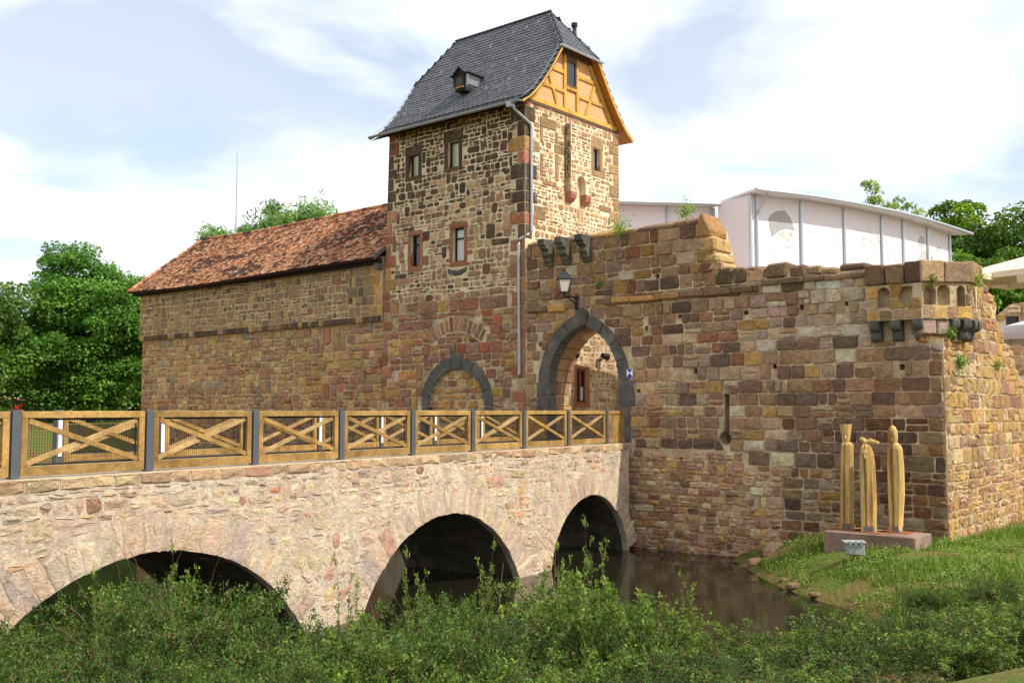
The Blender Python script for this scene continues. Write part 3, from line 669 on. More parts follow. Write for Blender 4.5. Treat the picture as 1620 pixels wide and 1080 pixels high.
# right face
RT = [(0,9.1),(3.6,8.9),(4.5,8.6),(5.3,8.15),(6.0,7.35),(7.0,6.8),(7.8,6.05),(8.7,5.5),(14,5.2)]
def rtop(t):
    for (a, za), (b, zb) in zip(RT[:-1], RT[1:]):
        if a <= t <= b: return za+(zb-za)*(t-a)/(b-a)
    return 5.2
stp = []
for i in range(int((14-TH)/.45)):
    a = TH+i*.45; stp += [(a+.45, rtop(a+.2)), (a, rtop(a+.2))]
mb = MB(); pr = sorted(set((round(a,3), round(z,3)) for a, z in stp), key=lambda q: (-q[0], q[1]))
mb.prism(RSIDE, [(TH,-1.),(stp[-2][0] if False else 14.04,-1.)]+[q for i in range(int((14-TH)/.45)-1, -1, -1) for q in ((TH+i*.45+.45, rtop(TH+i*.45+.2)), (TH+i*.45+.0, rtop(TH+i*.45+.2)))], -1.4, 0)
rcore = mb.build('side_wall', M['mortar_warm'], cw_)
def rcol(u, v, r): return pick(P_LIT, r)
rh = [[(-.5,6.85),(1.9,6.85),(2.0,9.5),(-.5,9.5)]]
GW.lay(RSIDE, ashlar(.02, 13.9, 3.2, 9.0, (.34,.52), (.4,1.0), rng, .02, .15), rcol, rng, mortar=.035, h=(.01,.04), holes=rh, keep=lambda u, v: v < rtop(u)-.1, rough=.03)
GW.lay(RSIDE, coursed(.02, 13.9, .4, 3.2, (.18,.36), (.25,.6), rng, .12, .05, .2, .05), rcol, rng, mortar=.035, h=(.01,.04), keep=lambda u, v: True, rough=.03, rnd=.28)
for i in range(5, 24):
    a = TH+i*.45; z = rtop(a+.2)
    if i%2 == 0 or rng.random() < .4: block('broken_stone', RSIDE, a+.02, a+rng.uniform(.4,.75), z-.2, z+rng.uniform(.12,.3), -.9+rng.uniform(-.3,.2), .05, P_LIT, cw_, bev=.1, j=.05)
GW.finish(gcore, 300)
# dark gate voussoirs and jambs
def vous(side, a0, a1, Ri, Ro, n, parent, extra=0.):
    cxs = GC0+GA-GR if side > 0 else GC0-GA+GR
    for i in range(n):
        b0, b1 = a0+(a1-a0)*i/n+.006, a0+(a1-a0)*(i+1)/n-.006; aa = np.linspace(b0, b1, 5); rr = Ro+rng.uniform(-.03, .05)
        P = [(cxs+side*Ri*math.cos(a), GS+Ri*math.sin(a)) for a in aa]+[(cxs+side*rr*math.cos(a), GS+rr*math.sin(a)) for a in aa[::-1]]
        if side > 0: P = P[::-1]
        m = MB(); m.prism(GATE, P, -.42, .06+rng.uniform(-.01,.01)); m.build('voussoir', M['basalt'], parent, bevel=.02)
am = math.acos((GC0-(GC0+GA-GR))/GR)
vous(1, 0, am-.07, GR+.004, GR+.43, 4, cw_); vous(-1, 0, am-.07, GR+.004, GR+.46, 5, cw_)
m = MB(); m.prism(GATE, [(GC0-.16,GS+GH-.02),(GC0+.16,GS+GH-.02),(GC0+.3,GS+GH+.42),(GC0+.12,GS+GH+.62),(GC0-.2,GS+GH+.6),(GC0-.32,GS+GH+.4)], -.4, .14); m.build('keystone', M['dark_stone'], cw_, bevel=.05)
for sgn in (-1, 1):
    z = 3.64
    while z < GS-.05:
        h = min(rng.uniform(.62, .95), GS-z); 
        if GS-z-h < .3: h = GS-z
        w = rng.choice((.32,.5,.68)) if sgn > 0 else rng.choice((.45,.6,.75)); e = GC0+sgn*(GA+.004)
        u0, u1 = (e, e+w) if sgn > 0 else (e-w, e)
        if u0 < -4.55: u0 = -4.55
        m = MB(); m.box(GATE, u0, u1, z+.006, z+h-.006, -.42, .055+rng.uniform(-.01,.012)); m.build('jamb_stone', M['basalt'], cw_, bevel=.025); z += h
# passage side blocks inside the gate
PW = Wall(); PF = Frame(C_+W_*(GC0-GA-.07), Q_)
PW.lay(PF, ashlar(.44, TH-.02, 3.66, 6.2, (.38,.5), (.4,.7), rng, .015, .05), lambda u, v, r: pick(P_GATE, r), rng, mortar=.03, h=(.03,.06))
PW.finish(gcore, 40)
for side in (1, -1):
    cxs = GC0+GA-GR if side > 0 else GC0-GA+GR
    for i in range(6):
        for a, b in ((-.43,-.94),(-.945,-TH+.01)):
            b0, b1 = am*i/6+.008, am*(i+1)/6-.008; aa = np.linspace(b0, b1, 4); ri = GR-.015-rng.uniform(0,.02); ro_ = GR+.12
            P = [(cxs+side*ri*math.cos(x), GS+ri*math.sin(x)) for x in aa]+[(cxs+side*ro_*math.cos(x), GS+ro_*math.sin(x)) for x in aa[::-1]]
            if side > 0: P = P[::-1]
            m = MB(); m.prism(GATE, P, b+.008, a-.008, pick(P_GATE, rng)); m.build('vault_stone', M['stone'], cw_)
# corbels above the lantern
prof = [(0,0),(.16,0),(.17,.10),(.25,.16),(.27,.30),(.38,.36),(.40,.44),(.34,.52),(.42,.60),(.52,.62),(.54,.72),(.64,.75),(.66,.98),(0,.98)]
for k, uc in enumerate((-3.35,-2.55,-1.62)):
    F2 = Frame(C_+W_*uc+Q_*.0, -Q_)     # u outwards from the wall, n along the wall
    m = MB(); m.prism(F2, [(a, 10.22+b) for a, b in prof], -.17, .17); m.build('corbel', M['dark_stone'], cw_, bevel=.02)
# ------------------------------------------------------------------ corner bartizan of the gate wall
rng = random.Random(31)
BZ = [(8.85,.38),(10.45,.38),(11.45,-.9),(11.4,-1.95)]
def gp(u, n): return C_+W_*u-Q_*n
bp = [gp(*q) for q in BZ]
FAC = [Frame(bp[i], bp[i+1]-bp[i]) for i in range(3)]; FL = [float(np.linalg.norm(bp[i+1]-bp[i])) for i in range(3)]
mb = MB(); ringp = bp+[gp(10.2,-1.95), gp(8.85,-.2)]
mb.loft([[(p[0],p[1],7.42) for p in ringp], [(p[0],p[1],8.47) for p in ringp]]); bz = mb.build('bartizan', M['mortar_warm'], cw_)
m = MB(); lb_ = [gp(10.25,.0),gp(10.42,.0),gp(11.12,-.95),gp(10.98,-1.5),gp(10.0,-1.5),gp(10.0,-.1)]; m.loft([[(p[0],p[1],6.8) for p in lb_], [(p[0],p[1],7.45) for p in lb_]]); m.build('bartizan_base', M['mortar_warm'], cw_)
def archp(a, b, z0, z1, n=9):
    c = (a+b)/2; r = (b-a)/2; return [(a,z0),(b,z0)]+arc_pts(c, z1-r, r, 0, math.pi, n)
NI = [(0,archp(.3,.7,7.8,8.4)),(0,[(.92,7.78),(1.34,7.78),(1.34,8.38),(.92,8.38)]),(1,archp(.06,.46,7.82,8.41)),(1,archp(.5,.92,7.82,8.42)),(1,archp(1.14,1.42,7.78,8.4)),(2,archp(.16,.5,7.78,8.4))]
cut = MB()
for k, P in NI: cut.prism(FAC[k], P, -.3, .2)
carve(bz, cut)
BWL = Wall()
for k in range(3):
    BWL.lay(FAC[k], ashlar(.01, FL[k]-.01, 7.42, 8.47, (.3,.4), (.28,.55), rng, .01, .1), lambda u, v, r: pick(P_OCHRE if r.random() < .5 else P_COP, r), rng, mortar=.03, h=(.01,.03), holes=[[(x+(.02 if x > 0 else 0), z) for x, z in P] for kk, P in NI if kk == k])
BWL.finish(bz, 120)
ztop = 8.475
for k in range(3):
    u = -.06
    while u < FL[k]-.05:
        w = rng.uniform(.5, .95); e = min(u+w, FL[k]+(.05 if k < 2 else 0))
        if FL[k]-e < .25: e = FL[k]+.03
        block('coping_stone', FAC[k], u+.01, e-.01, ztop, 9.08+rng.uniform(-.04,.05), -.55 if k else -1.2, .07+.01*k, P_DARKTOP if k == 0 else P_COP, cw_, bev=.04, j=.015); u = e
m = MB(); m.loft([[(p[0],p[1],ztop+.02) for p in [gp(8.9,.2),gp(10.4,.2),gp(11.2,-.8),gp(11.2,-1.8),gp(9.6,-1.8)]], [(p[0],p[1],9.0) for p in [gp(8.9,.2),gp(10.4,.2),gp(11.2,-.8),gp(11.2,-1.8),gp(9.6,-1.8)]]]); m.build('coping_fill', M['mortar_warm'], cw_)
cprof = [(-.6,6.82),(.06,6.82),(.12,6.84),(.17,6.89),(.2,6.96),(.205,7.03),(.2,7.1),(.26,7.105),(.33,7.13),(.385,7.19),(.405,7.27),(.4,7.41),(-.6,7.41)]
def roll(F, a, b, off):
    F2 = Frame(F.o+F.U*((a+b)/2)-F.N*off, F.N); m = MB(); m.prism(F2, cprof, -(b-a)/2, (b-a)/2); m.build('corbel', M['basalt'], cw_, bevel=.02)
for a, b in ((.04,.34),(.66,.96),(1.3,1.6)): roll(FAC[0], a, b, .38)
for a, b in ((.95,1.22),(1.33,1.6)): roll(FAC[1], a, b, .36)
for a, b in ((.22,.5),(.7,.98)): roll(FAC[2], a, b, .36)
block('corner_block', FAC[1], .03, .5, 6.98, 7.41, -.9, -.05, P_PALE, cw_, bev=.04); block('corner_block', FAC[1], .51, .93, 6.98, 7.41, -.9, -.06, P_PALE, cw_, bev=.04); block('corner_block', FAC[1], .1, .95, 6.78, 6.96, -.9, -.16, P_OCHRE, cw_, bev=.04)

# ------------------------------------------------------------------ tower
rng = random.Random(41)
tower = thing('gate_tower', GATE.p(-8.6, 3.6, -3.2), 'tall rubble stone tower with steep slate roof and yellow timbered gable', 'tower')
TD, TZ, TSPLIT = 6.5, 16.98, 9.4
def tleft(v): return -12.8+.034*max(0, v-4)
m = MB(); m.prism(GATE, [(tleft(TSPLIT),TSPLIT),(TU,TSPLIT),(TU,TZ),(tleft(TZ),TZ)], -TD, 0); tup = m.build('wall', M['mortar_cream'], tower)
m = MB(); m.prism(GATE, [(-12.8,-1),(TU,-1),(TU,TSPLIT),(tleft(TSPLIT),TSPLIT)], -TD, 0); tlo = m.build('lower_wall', M['mortar_warm'], tower)
WF = [(-11.12,-10.55,14.82,15.8),(-8.8,-8.18,14.85,15.95),(-10.98,-10.42,10.9,12.25),(-8.5,-7.86,10.88,12.3)]
WR = [(4.55,5.05,14.98,15.95)]; WG = (3.3,4.1,5.05,6.5)
cut = MB()
for a in WF: cut.box(GATE, a[0], a[1], a[2], a[3], -.5, .2)
for a in WR: cut.box(TSIDE, *a, -.5, .2)
carve(tup, cut)
BAc, BAr = (-8.25, 4.95), 1.52
cut = MB(); cut.prism(GATE, [(BAc[0]-BAr,3.4),(BAc[0]+BAr,3.4)]+arc_pts(*BAc, BAr, 0, math.pi, 16), -.16, .2); cut.box(TSIDE, *WG, -.5, .2); carve(tlo, cut)
TW = Wall()
BAo = [(BAc[0]-2.0,3.3),(BAc[0]+2.0,3.3)]+arc_pts(*BAc, 2.0, 0, math.pi, 20)
RAc = (-8.3, 5.75)
RAo = [(RAc[0]+r*math.cos(a), RAc[1]+r*math.sin(a)) for r, a in [(2.2,t) for t in np.linspace(.88,2.26,8)]+[(2.95,t) for t in np.linspace(2.26,.88,8)]]
def rect(a, g=0): return [(a[0]-g,a[2]-g),(a[1]+g,a[2]-g),(a[1]+g,a[3]+g),(a[0]-g,a[3]+g)]
def surround(F, a, pal_, jw, lh, sh, out, parent, ext=.0, mt=None):
    u0, u1, v0, v1 = a; R = []
    for nm, q in (('lintel', (u0-jw-ext, u1+jw+ext, v1+.003, v1+lh)), ('sill', (u0-jw-ext*.6, u1+jw+ext*.6, v0-sh, v0-.003)), ('jamb', (u0-jw, u0-.003, v0+.003, v1-.003)), ('jamb', (u1+.003, u1+jw, v0+.003, v1-.003))):
        mm = MB(); j = .008; mm.hexa([F.p(u+rng.uniform(-j,j)*(0 if nm == 'x' else 1), v, n) for v in (q[2], q[3]) for u, n in ((q[0],out),(q[1],out),(q[1],-.22),(q[0],-.22))], pick(pal_, rng, .08)); mm.build(nm, M['stone'], parent, bevel=.015)
    return [(u0-jw-ext,v0-sh),(u1+jw+ext,v0-sh),(u1+jw+ext,v1+lh),(u0-jw-ext,v1+lh)]
def window(F, a, parent, dep=.15, fm='black_wood', curtain=1, transom=.0, mull=False, fw=.05):
    u0, u1, v0, v1 = a; m = MB(); g = .006
    m.box(F, u0+g, u1-g, v0+g, v0+fw, -dep-.06, -dep); m.box(F, u0+g, u1-g, v1-fw, v1-g, -dep-.06, -dep); m.box(F, u0+g, u0+fw, v0+fw, v1-fw, -dep-.06, -dep); m.box(F, u1-fw, u1-g, v0+fw, v1-fw, -dep-.06, -dep)
    if transom: zt = v0+(v1-v0)*transom; m.box(F, u0+fw, u1-fw, zt-.03, zt+.03, -dep-.055, -dep+.005)
    if mull: c = (u0+u1)/2; m.box(F, c-.03, c+.03, v0+fw, v1-fw, -dep-.056, -dep+.006)
    w = m.build('window', M[fm], parent)
    m = MB(); m.add([F.p(u0+fw-.002,v0+fw-.002,-dep-.03), F.p(u1-fw+.002,v0+fw-.002,-dep-.03), F.p(u1-fw+.002,v1-fw+.002,-dep-.03), F.p(u0+fw-.002,v1-fw+.002,-dep-.03)], [(0,1,2,3)]); m.build('pane', M['glass'], w, fix=False)
    c = (u0+u1)/2
    if curtain == 1:
        m = MB(); m.box(F, c, u1-fw, v0+.03, v1-.03, -dep-.075, -dep-.068); m.build('curtain', M['curtain_white'], w)
        m = MB(); m.box(F, u0+fw, c-.005, v0+.03, v1-.03, -dep-.09, -dep-.082); m.build('curtain', M['curtain_yellow'], w)
    elif curtain == 2:
        m = MB(); m.box(F, u0+fw, u1-fw, v0+.03, v1-.1, -dep-.075, -dep-.068); m.build('curtain', M['curtain_white'], w)
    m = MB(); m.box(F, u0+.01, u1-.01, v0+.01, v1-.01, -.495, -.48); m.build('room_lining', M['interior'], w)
    return w
P_DK = pal(('#4a3f36',3),('#54463a',2),('#5c4a3e',2)); P_RS = pal(('#8d5f4a',3),('#96654e',2)); P_BS = pal(('#8a7358',2),('#937a5c',2))
holes = [BAo, RAo]
for i, a in enumerate(WF):
    holes.append(surround(GATE, a, P_DK if i < 2 else P_RS, .2 if i < 2 else .17, (.34,.40,.2,.2)[i], (.18,.16,.22,.2)[i], .03, tower, .04 if i < 2 else 0))
    window(GATE, a, tower, curtain=(1,1,0,2)[i], transom=(0,0,.7,.68)[i])
m = MB(); m.prism(GATE, [(-8.72,10.42),(-8.35,10.3),(-8.05,10.32),(-7.72,10.45),(-7.68,10.62),(-7.9,10.56),(-8.2,10.5),(-8.5,10.55),(-8.75,10.64)], -.05, .07); m.build('broken_sill', M['basalt'], tower, bevel=.02)
holes.append([(-8.8,10.3),(-7.65,10.3),(-7.65,10.7),(-8.8,10.7)])
# quoins
for side in (0, 1):
    z = 3.4; k = 0
    while z < TZ-.15:
        h = rng.uniform(.38, .62); h = min(h, TZ-z); w = (.75 if k%2 else .42)*rng.uniform(.85, 1.15); k += 1
        dark = z > 11.0 and (side == 1 or z > 13)
        c = pick(P_DK if dark and rng.random() < .7 else P_RS if rng.random() < .5 else P_TLOW, rng)
        if side == 1:
            P = [(TU-w,z+.02),(TU-.012,z+.015),(TU-.012,z+h-.015),(TU-w,z+h-.02)]
            TW.stone(GATE, P, .03, c, rng, named='quoin', rough=.008)
            w2 = (.4 if k%2 else .8)*rng.uniform(.7, 1)
            if z > 11.3: TW.stone(TSIDE, [(.012,z+.015),(w2,z+.02),(w2,z+h-.02),(.012,z+h-.015)], .03, c if dark else pick(P_RS, rng), rng, named='quoin', rough=.008)
            holes.append([(TU-w-.03,z),(TU+.1,z),(TU+.1,z+h),(TU-w-.03,z+h)])
        else:
            e = tleft(z); TW.stone(GATE, [(e+.012,z+.015),(e+w*.85,z+.02),(e+w*.85,z+h-.02),(e+.012+.034*h,z+h-.015)], .03, c, rng, named='quoin', rough=.008)
            holes.append([(e-.2,z),(e+w*.85+.03,z),(e+w*.85+.03,z+h),(e-.2,z+h)])
        z += h
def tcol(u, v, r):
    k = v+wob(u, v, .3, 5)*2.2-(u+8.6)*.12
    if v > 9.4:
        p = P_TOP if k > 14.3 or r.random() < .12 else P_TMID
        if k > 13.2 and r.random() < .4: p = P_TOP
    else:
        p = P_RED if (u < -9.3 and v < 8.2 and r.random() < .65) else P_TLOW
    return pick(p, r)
inr = lambda u, v: u > tleft(v)+.06
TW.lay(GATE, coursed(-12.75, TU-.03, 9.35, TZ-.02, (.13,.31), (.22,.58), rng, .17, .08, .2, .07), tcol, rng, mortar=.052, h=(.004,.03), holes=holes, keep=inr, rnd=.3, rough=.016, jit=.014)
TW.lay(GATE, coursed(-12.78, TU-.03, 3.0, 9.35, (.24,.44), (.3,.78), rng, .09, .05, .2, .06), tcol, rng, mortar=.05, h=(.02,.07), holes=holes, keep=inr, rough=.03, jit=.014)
for i in range(13):   # relieving arch
    a0, a1 = .9+1.34*i/13+.012, .9+1.34*(i+1)/13-.012; r0, r1 = 2.28+rng.uniform(-.06,.06), 2.86+rng.uniform(-.1,.06)
    P = [(RAc[0]+r*math.cos(a), RAc[1]+r*math.sin(a)) for r, a in ((r0,a0),(r1,a0+.006),(r1,a1-.006),(r0,a1))]
    TW.stone(GATE, P, .03, pick(P_TLOW, rng), rng, named='voussoir')
TW.lay(GATE, ashlar(BAc[0]-BAr, BAc[0]+BAr, 3.5, 6.5, (.25,.4), (.25,.6), rng, .02, .15), lambda u, v, r: pick(P_OCHRE if r.random() < .65 else P_TLOW, r), rng, mortar=.05, h=(.02,.06), n0=-.16, keep=lambda u, v: v < BAc[1] or math.hypot(u-BAc[0], v-BAc[1]) < BAr-.1, rough=.02)
n = 9
for i in range(n):
    a0, a1 = math.pi*i/n+.012, math.pi*(i+1)/n-.012; ro = 2.0+(rng.uniform(-.03,.06) if i != 4 else .16)
    aa = np.linspace(a0, a1, 4); P = [(BAc[0]+BAr*math.cos(a), BAc[1]+BAr*math.sin(a)) for a in aa[::-1]]+[(BAc[0]+ro*math.cos(a), BAc[1]+ro*math.sin(a)) for a in aa]
    m = MB(); m.prism(GATE, P, -.15, .05); m.build('voussoir', M['basalt'], tower, bevel=.015)
for sg in (-1, 1):
    for z0, z1 in ((3.5,4.2),(4.21,4.93)):
        e = BAc[0]+sg*BAr; m = MB(); m.box(GATE, min(e, e+sg*.46), max(e, e+sg*.46), z0, z1, -.15, .045); m.build('jamb', M['basalt'], tower, bevel=.015)
# right face
rh = []
for a in WR: rh.append(surround(TSIDE, a, P_BS, .2, .5, .24, .03, tower, .05)); window(TSIDE, a, tower, curtain=1)
rh.append(surround(TSIDE, WG, P_RS, .12, .14, .14, .03, tower, .02)); window(TSIDE, WG, tower, fm='red_wood', curtain=0, transom=.0, mull=True, fw=.09, dep=.12)
m = MB(); m.box(TSIDE, 3.78, 3.98, 5.2, 5.75, -.17, -.165); m.build('window_notice', M['sign_white'], tower)
for nm, a in (('lintel',(.92,1.98,16.1,16.5)),('jamb',(.94,1.1,15.45,16.06)),('jamb',(1.88,2.1,15.6,16.06)),('jamb',(.92,1.12,14.1,15.0)),('jamb',(1.9,2.14,14.05,15.15)),('sill',(1.12,2.0,13.78,13.98)),('through_stone',(5.0,5.9,13.3,13.55)),('through_stone',(.55,1.25,12.3,12.85)),('through_stone',(.5,.9,15.0,15.4)),('through_stone',(1.85,2.5,15.2,15.55))):
    block(nm, TSIDE, *a, -.2, .03, P_BS, tower, bev=.02, j=.01); rh.append(rect(a, .02))
BAY = (2.6, 4.0, 13.75, 16.55)
rh.append([(2.55,13.2),(4.05,13.2),(4.05,16.6),(2.55,16.6)])
z = 11.4; k = 0
while z < TZ-.2:
    h = min(rng.uniform(.4,.65), TZ-z); w = .75 if k%2 else .42; k += 1
    TW.stone(TSIDE, [(TD-w,z+.02),(TD-.012,z+.02),(TD-.012,z+h-.02),(TD-w,z+h-.02)], .03, pick(P_BS, rng), rng, named='quoin'); rh.append([(TD-w-.03,z),(TD+.1,z),(TD+.1,z+h),(TD-w-.03,z+h)]); z += h
rh.append([(-.1,11.3),(.5,11.3),(.5,TZ),(-.1,TZ)])
TW.lay(TSIDE, coursed(.05, TD-.03, 9.4, TZ-.02, (.12,.28), (.18,.48), rng, .2, .06, .2, .07), lambda u, v, r: pick(P_TRIGHT, r), rng, mortar=.08, h=(.006,.03), holes=rh, keep=lambda u, v: v > 10.6 or u > 1.5, rnd=.32, rough=.016, jit=.014)
TW.lay(TSIDE, coursed(1.5, TD-.03, 3.7, 9.4, (.14,.32), (.18,.5), rng, .24, .05, .2, .08), lambda u, v, r: pick(P_TRIGHT, r), rng, mortar=.11, h=(.006,.03), holes=rh, rnd=.32, rough=.016, jit=.014)
# projecting bay with a small arch at its foot
m = MB(); m.box(TSIDE, 2.6, 4.0, 13.72, 16.55, -.05, .3); bay = m.build('projecting_bay', M['mortar_cream'], tower)
cut = MB(); cut.prism(TSIDE, archp(3.02, 3.62, 13.5, 14.45), -.04, .5); carve(bay, cut)
YW = Wall(); YW.lay(TSIDE, coursed(2.6, 4.0, 13.74, 16.53, (.10,.26), (.15,.5), rng, .2, .06, .3, .05), lambda u, v, r: pick(P_TRIGHT, r), rng, mortar=.1, h=(.006,.03), n0=.3, holes=[archp(2.96, 3.68, 13.4, 14.52)], rnd=.3)
YF = Frame(C_+W_*TU+Q_*2.6+W_*.3, -W_)
YW.lay(YF, ashlar(.0, .3, 13.74, 16.53, (.16,.3), (.3,.31), rng, .01, 0), lambda u, v, r: pick(P_DK if r.random() < .4 else P_TMID, r), rng, mortar=.05, h=(.005,.02))
YW.finish(bay, 120)
for a in ((2.6,3.0),(3.64,4.0)):
    m = MB(); F2 = Frame(C_+W_*TU+Q_*((a[0]+a[1])/2), W_); m.prism(F2, [(0,13.28),(.12,13.32),(.26,13.45),(.31,13.6),(.31,13.73),(0,13.73)], -(a[1]-a[0])/2, (a[1]-a[0])/2); m.build('corbel', M['red_stone'], tower, bevel=.02)
TW.finish(tup, 300)
m = MB(); m.box(GATE, -12.45, TU+.02, TZ-.16, TZ+.02, -.3, .12); m.build('eave_beam', M['black_wood'], tower)
# gable
gx = [(.15,17.0),(6.35,17.0),(4.45,19.7),(2.05,19.7)]
m = MB(); m.prism(TSIDE, gx, -.25, -.02); gab = m.build('gable_infill', M['brick_infill'], tower)
uvl = gab.data.uv_layers.new(name='UVMap')
for lp in gab.data.loops:
    co = gab.data.vertices[lp.vertex_index].co; d = np.array([co.x, co.y])-TSIDE.o; uvl.data[lp.index].uv = (float(d@TSIDE.U), co.z)
def timber(a, b, w=.17, name='timber', mt='timber_yellow', n=.02, h=.07):
    m = MB(); m.beam(TSIDE.p(*a, n), TSIDE.p(*b, n), w, h, up=(TSIDE.N[0], TSIDE.N[1], 0)); m.build(name, M[mt], tower, bevel=.008)
timber((.2,17.1),(6.3,17.1), .18, 'sill_beam'); timber((.1,16.95),(6.4,16.95), .1, 'wall_plate', 'brown_wood', .01)
timber((2.57,17.18),(2.57,19.6)); timber((3.43,17.18),(3.43,19.6)); timber((1.43,18.55),(2.07,17.2), .15, n=.012); timber((4.67,18.6),(4.03,17.2), .15, n=.012)
timber((1.45,18.68),(2.5,18.68), .15, n=.005); timber((.95,17.88),(2.5,17.88), .15, n=.005); timber((3.5,18.74),(4.6,18.74), .15, n=.005); timber((3.5,17.9),(5.4,17.9), .15, n=.005)
timber((.42,17.05),(2.14,19.45), .2, n=.026); timber((6.05,17.05),(4.3,19.45), .2, n=.026); timber((2.0,19.52),(4.5,19.52), .2, 'collar_beam', 'brown_wood', .028)
wgb = (2.76,3.26,18.25,19.2); m = MB()
m.box(TSIDE, 2.66, 2.76, 18.15, 19.4, -.02, .06); m.box(TSIDE, 3.26, 3.34, 18.15, 19.4, -.02, .06); m.box(TSIDE, 2.763, 3.257, 19.2, 19.4, -.02, .06); m.box(TSIDE, 2.763, 3.257, 18.15, 18.25, -.02, .055)
gw = m.build('gable_window', M['brown_wood'], tower); m = MB(); m.box(TSIDE, 2.763, 3.257, 18.253, 19.197, -.01, .02); m.build('pane', M['glass_dark'], gw)
timber((2.6,18.08),(3.4,18.08), .13, 'window_sill', n=.03)
# roof
PR = [(-.66,16.72),(-.12,17.06),(.5,17.66),(1.2,18.52),(2.05,19.75),(3.25,21.76)]
RL, RR, HZ, RZ = -12.86, TU+.38, 19.62, 21.76
def ul(z): return RL-(.0 if z > 17.3 else (17.3-z)*.18) if z < HZ else RL+(z-HZ)/(RZ-HZ)*(-11.36-RL)
def ur(z): return RR if z < HZ else RR+(z-HZ)/(RZ-HZ)*(-5.87-RR)
seg = [0]
for a, b in zip(PR[:-1], PR[1:]): seg.append(seg[-1]+math.hypot(b[0]-a[0], b[1]-a[1]))
def prof_at(s, mirror=False):
    s = max(0, min(seg[-1]-1e-6, s)); i = max(k for k in range(len(PR)-1) if seg[k] <= s); f = (s-seg[i])/(seg[i+1]-seg[i])
    t = PR[i][0]+(PR[i+1][0]-PR[i][0])*f; z = PR[i][1]+(PR[i+1][1]-PR[i][1])*f; dt, dz = PR[i+1][0]-PR[i][0], PR[i+1][1]-PR[i][1]; l = math.hypot(dt, dz)
    nt_, nz_ = -dz/l, dt/l
    if mirror: t = TD-t; nt_ = -nt_
    return t, z, nt_, nz_
def RP(u, t, z): q = C_+W_*u+Q_*t; return (q[0], q[1], z)
def shell(off, name, mt):
    m = MB()
    for mir in (False, True):
        rows = []
        ss = sorted(set(seg+[seg[4]+(HZ-PR[4][1])/(PR[5][1]-PR[4][1])*(seg[5]-seg[4]) if HZ > PR[4][1] else seg[3]+(HZ-PR[3][1])/(PR[4][1]-PR[3][1])*(seg[4]-seg[3])]))
        for s in ss:
            t, z, a, b = prof_at(s, mir); tt_ = t+a*off; zz_ = z+b*off
            if s >= seg[-1]-.01: tt_ = 3.25; zz_ = RZ+off*1.6
            rows.append([RP(ul(z), tt_, zz_), RP(ur(z), tt_, zz_)])
        m.loft(rows, cap=False, closed=False)
    sh = seg[3]+(HZ-PR[3][1])/(PR[4][1]-PR[3][1])*(seg[4]-seg[3]); t, z, a, b = prof_at(sh)
    for e, ue, ur_ in ((1, RR, -5.87), (-1, RL, -11.36)):
        m.add([RP(ue, t+a*off, z+b*off), RP(ue, TD-t-a*off, z+b*off), RP(ur_, 3.25, RZ+off*1.6)], [(0,1,2)])
    return m.build(name, mt, tower, fix=False)
shell(-.02, 'roof_deck', M['slate_deck']); shell(-.14, 'soffit', M['soffit'])
for ue in (RR, RL):     # verge boards following the curve
    for mir in (False, True):
        m = MB(); rows = []
        for s in np.linspace(0, seg[3]+.55*(seg[4]-seg[3])+.5, 14):
            t, z, a, b = prof_at(s, mir); e = .02 if ue > -8 else -.02; uu = ue if z > 17.3 else (ue if ue > -8 else ul(z))
            bh = .09 if not mir else .16; rows.append([RP(uu-e, t-a*bh, z-b*bh), RP(uu+e, t-a*bh, z-b*bh), RP(uu+e, t-a*.02, z-b*.02), RP(uu-e, t-a*.02, z-b*.02)])
        m.loft(rows); m.build('verge_board', M['timber_yellow'], tower)
def slate_col(r):
    c = H('#5c5d60') if r.random() < .7 else H('#535457'); k = r.uniform(.88, 1.14); return tuple(x*k for x in c)
def tile(m, p, uvec, svec, nvec, w, e, r, th=.018, colr=(.1,.1,.1)):
    p, uvec, svec, nvec = (np.array(x) for x in (p, uvec, svec, nvec)); g = .004; tl = r.uniform(0, .012)
    bot = [(-w/2+g, .25*e), (-w*.22, .02*e), (w*.22, 0), (w/2-g, .25*e)]; up = [(w/2-g, 1.55*e), (-w/2+g, 1.55*e)]
    A = [p+uvec*x+svec*y+nvec*(.038+tl) for x, y in bot]+[p+uvec*x+svec*y+nvec*.008 for x, y in up]; B = [p+uvec*x+svec*y+nvec*(.038+tl-th) for x, y in bot]
    m.add([tuple(x) for x in A+B], [(0,1,2,3,4,5),(6,7,1,0),(7,8,2,1),(8,9,3,2)], colr)
rs = random.Random(7); m = MB(); w, e = .27, .19
for mir in (False, True):
    s = 0.; k = 0
    while s < seg[-1]-.08:
        t, z, a, b = prof_at(s, mir); t2, z2, _, _ = prof_at(s+.02, mir); sv = np.array([*(Q_*(t2-t)), z2-z]); sv = sv/np.linalg.norm(sv); nv = np.array([*(Q_*a), b])
        u = ul(z)+(.5 if k%2 else 0)*w
        while u < ur(z):
            if ul(z)+.1 < u < ur(z)-.1: tile(m, RP(u, t, z), [*W_, 0], sv, nv, w, e, rs, colr=slate_col(rs))
            u += w
        s += e; k += 1
sh = seg[3]+(HZ-PR[3][1])/(PR[4][1]-PR[3][1])*(seg[4]-seg[3]); th_, zh_, _, _ = prof_at(sh)
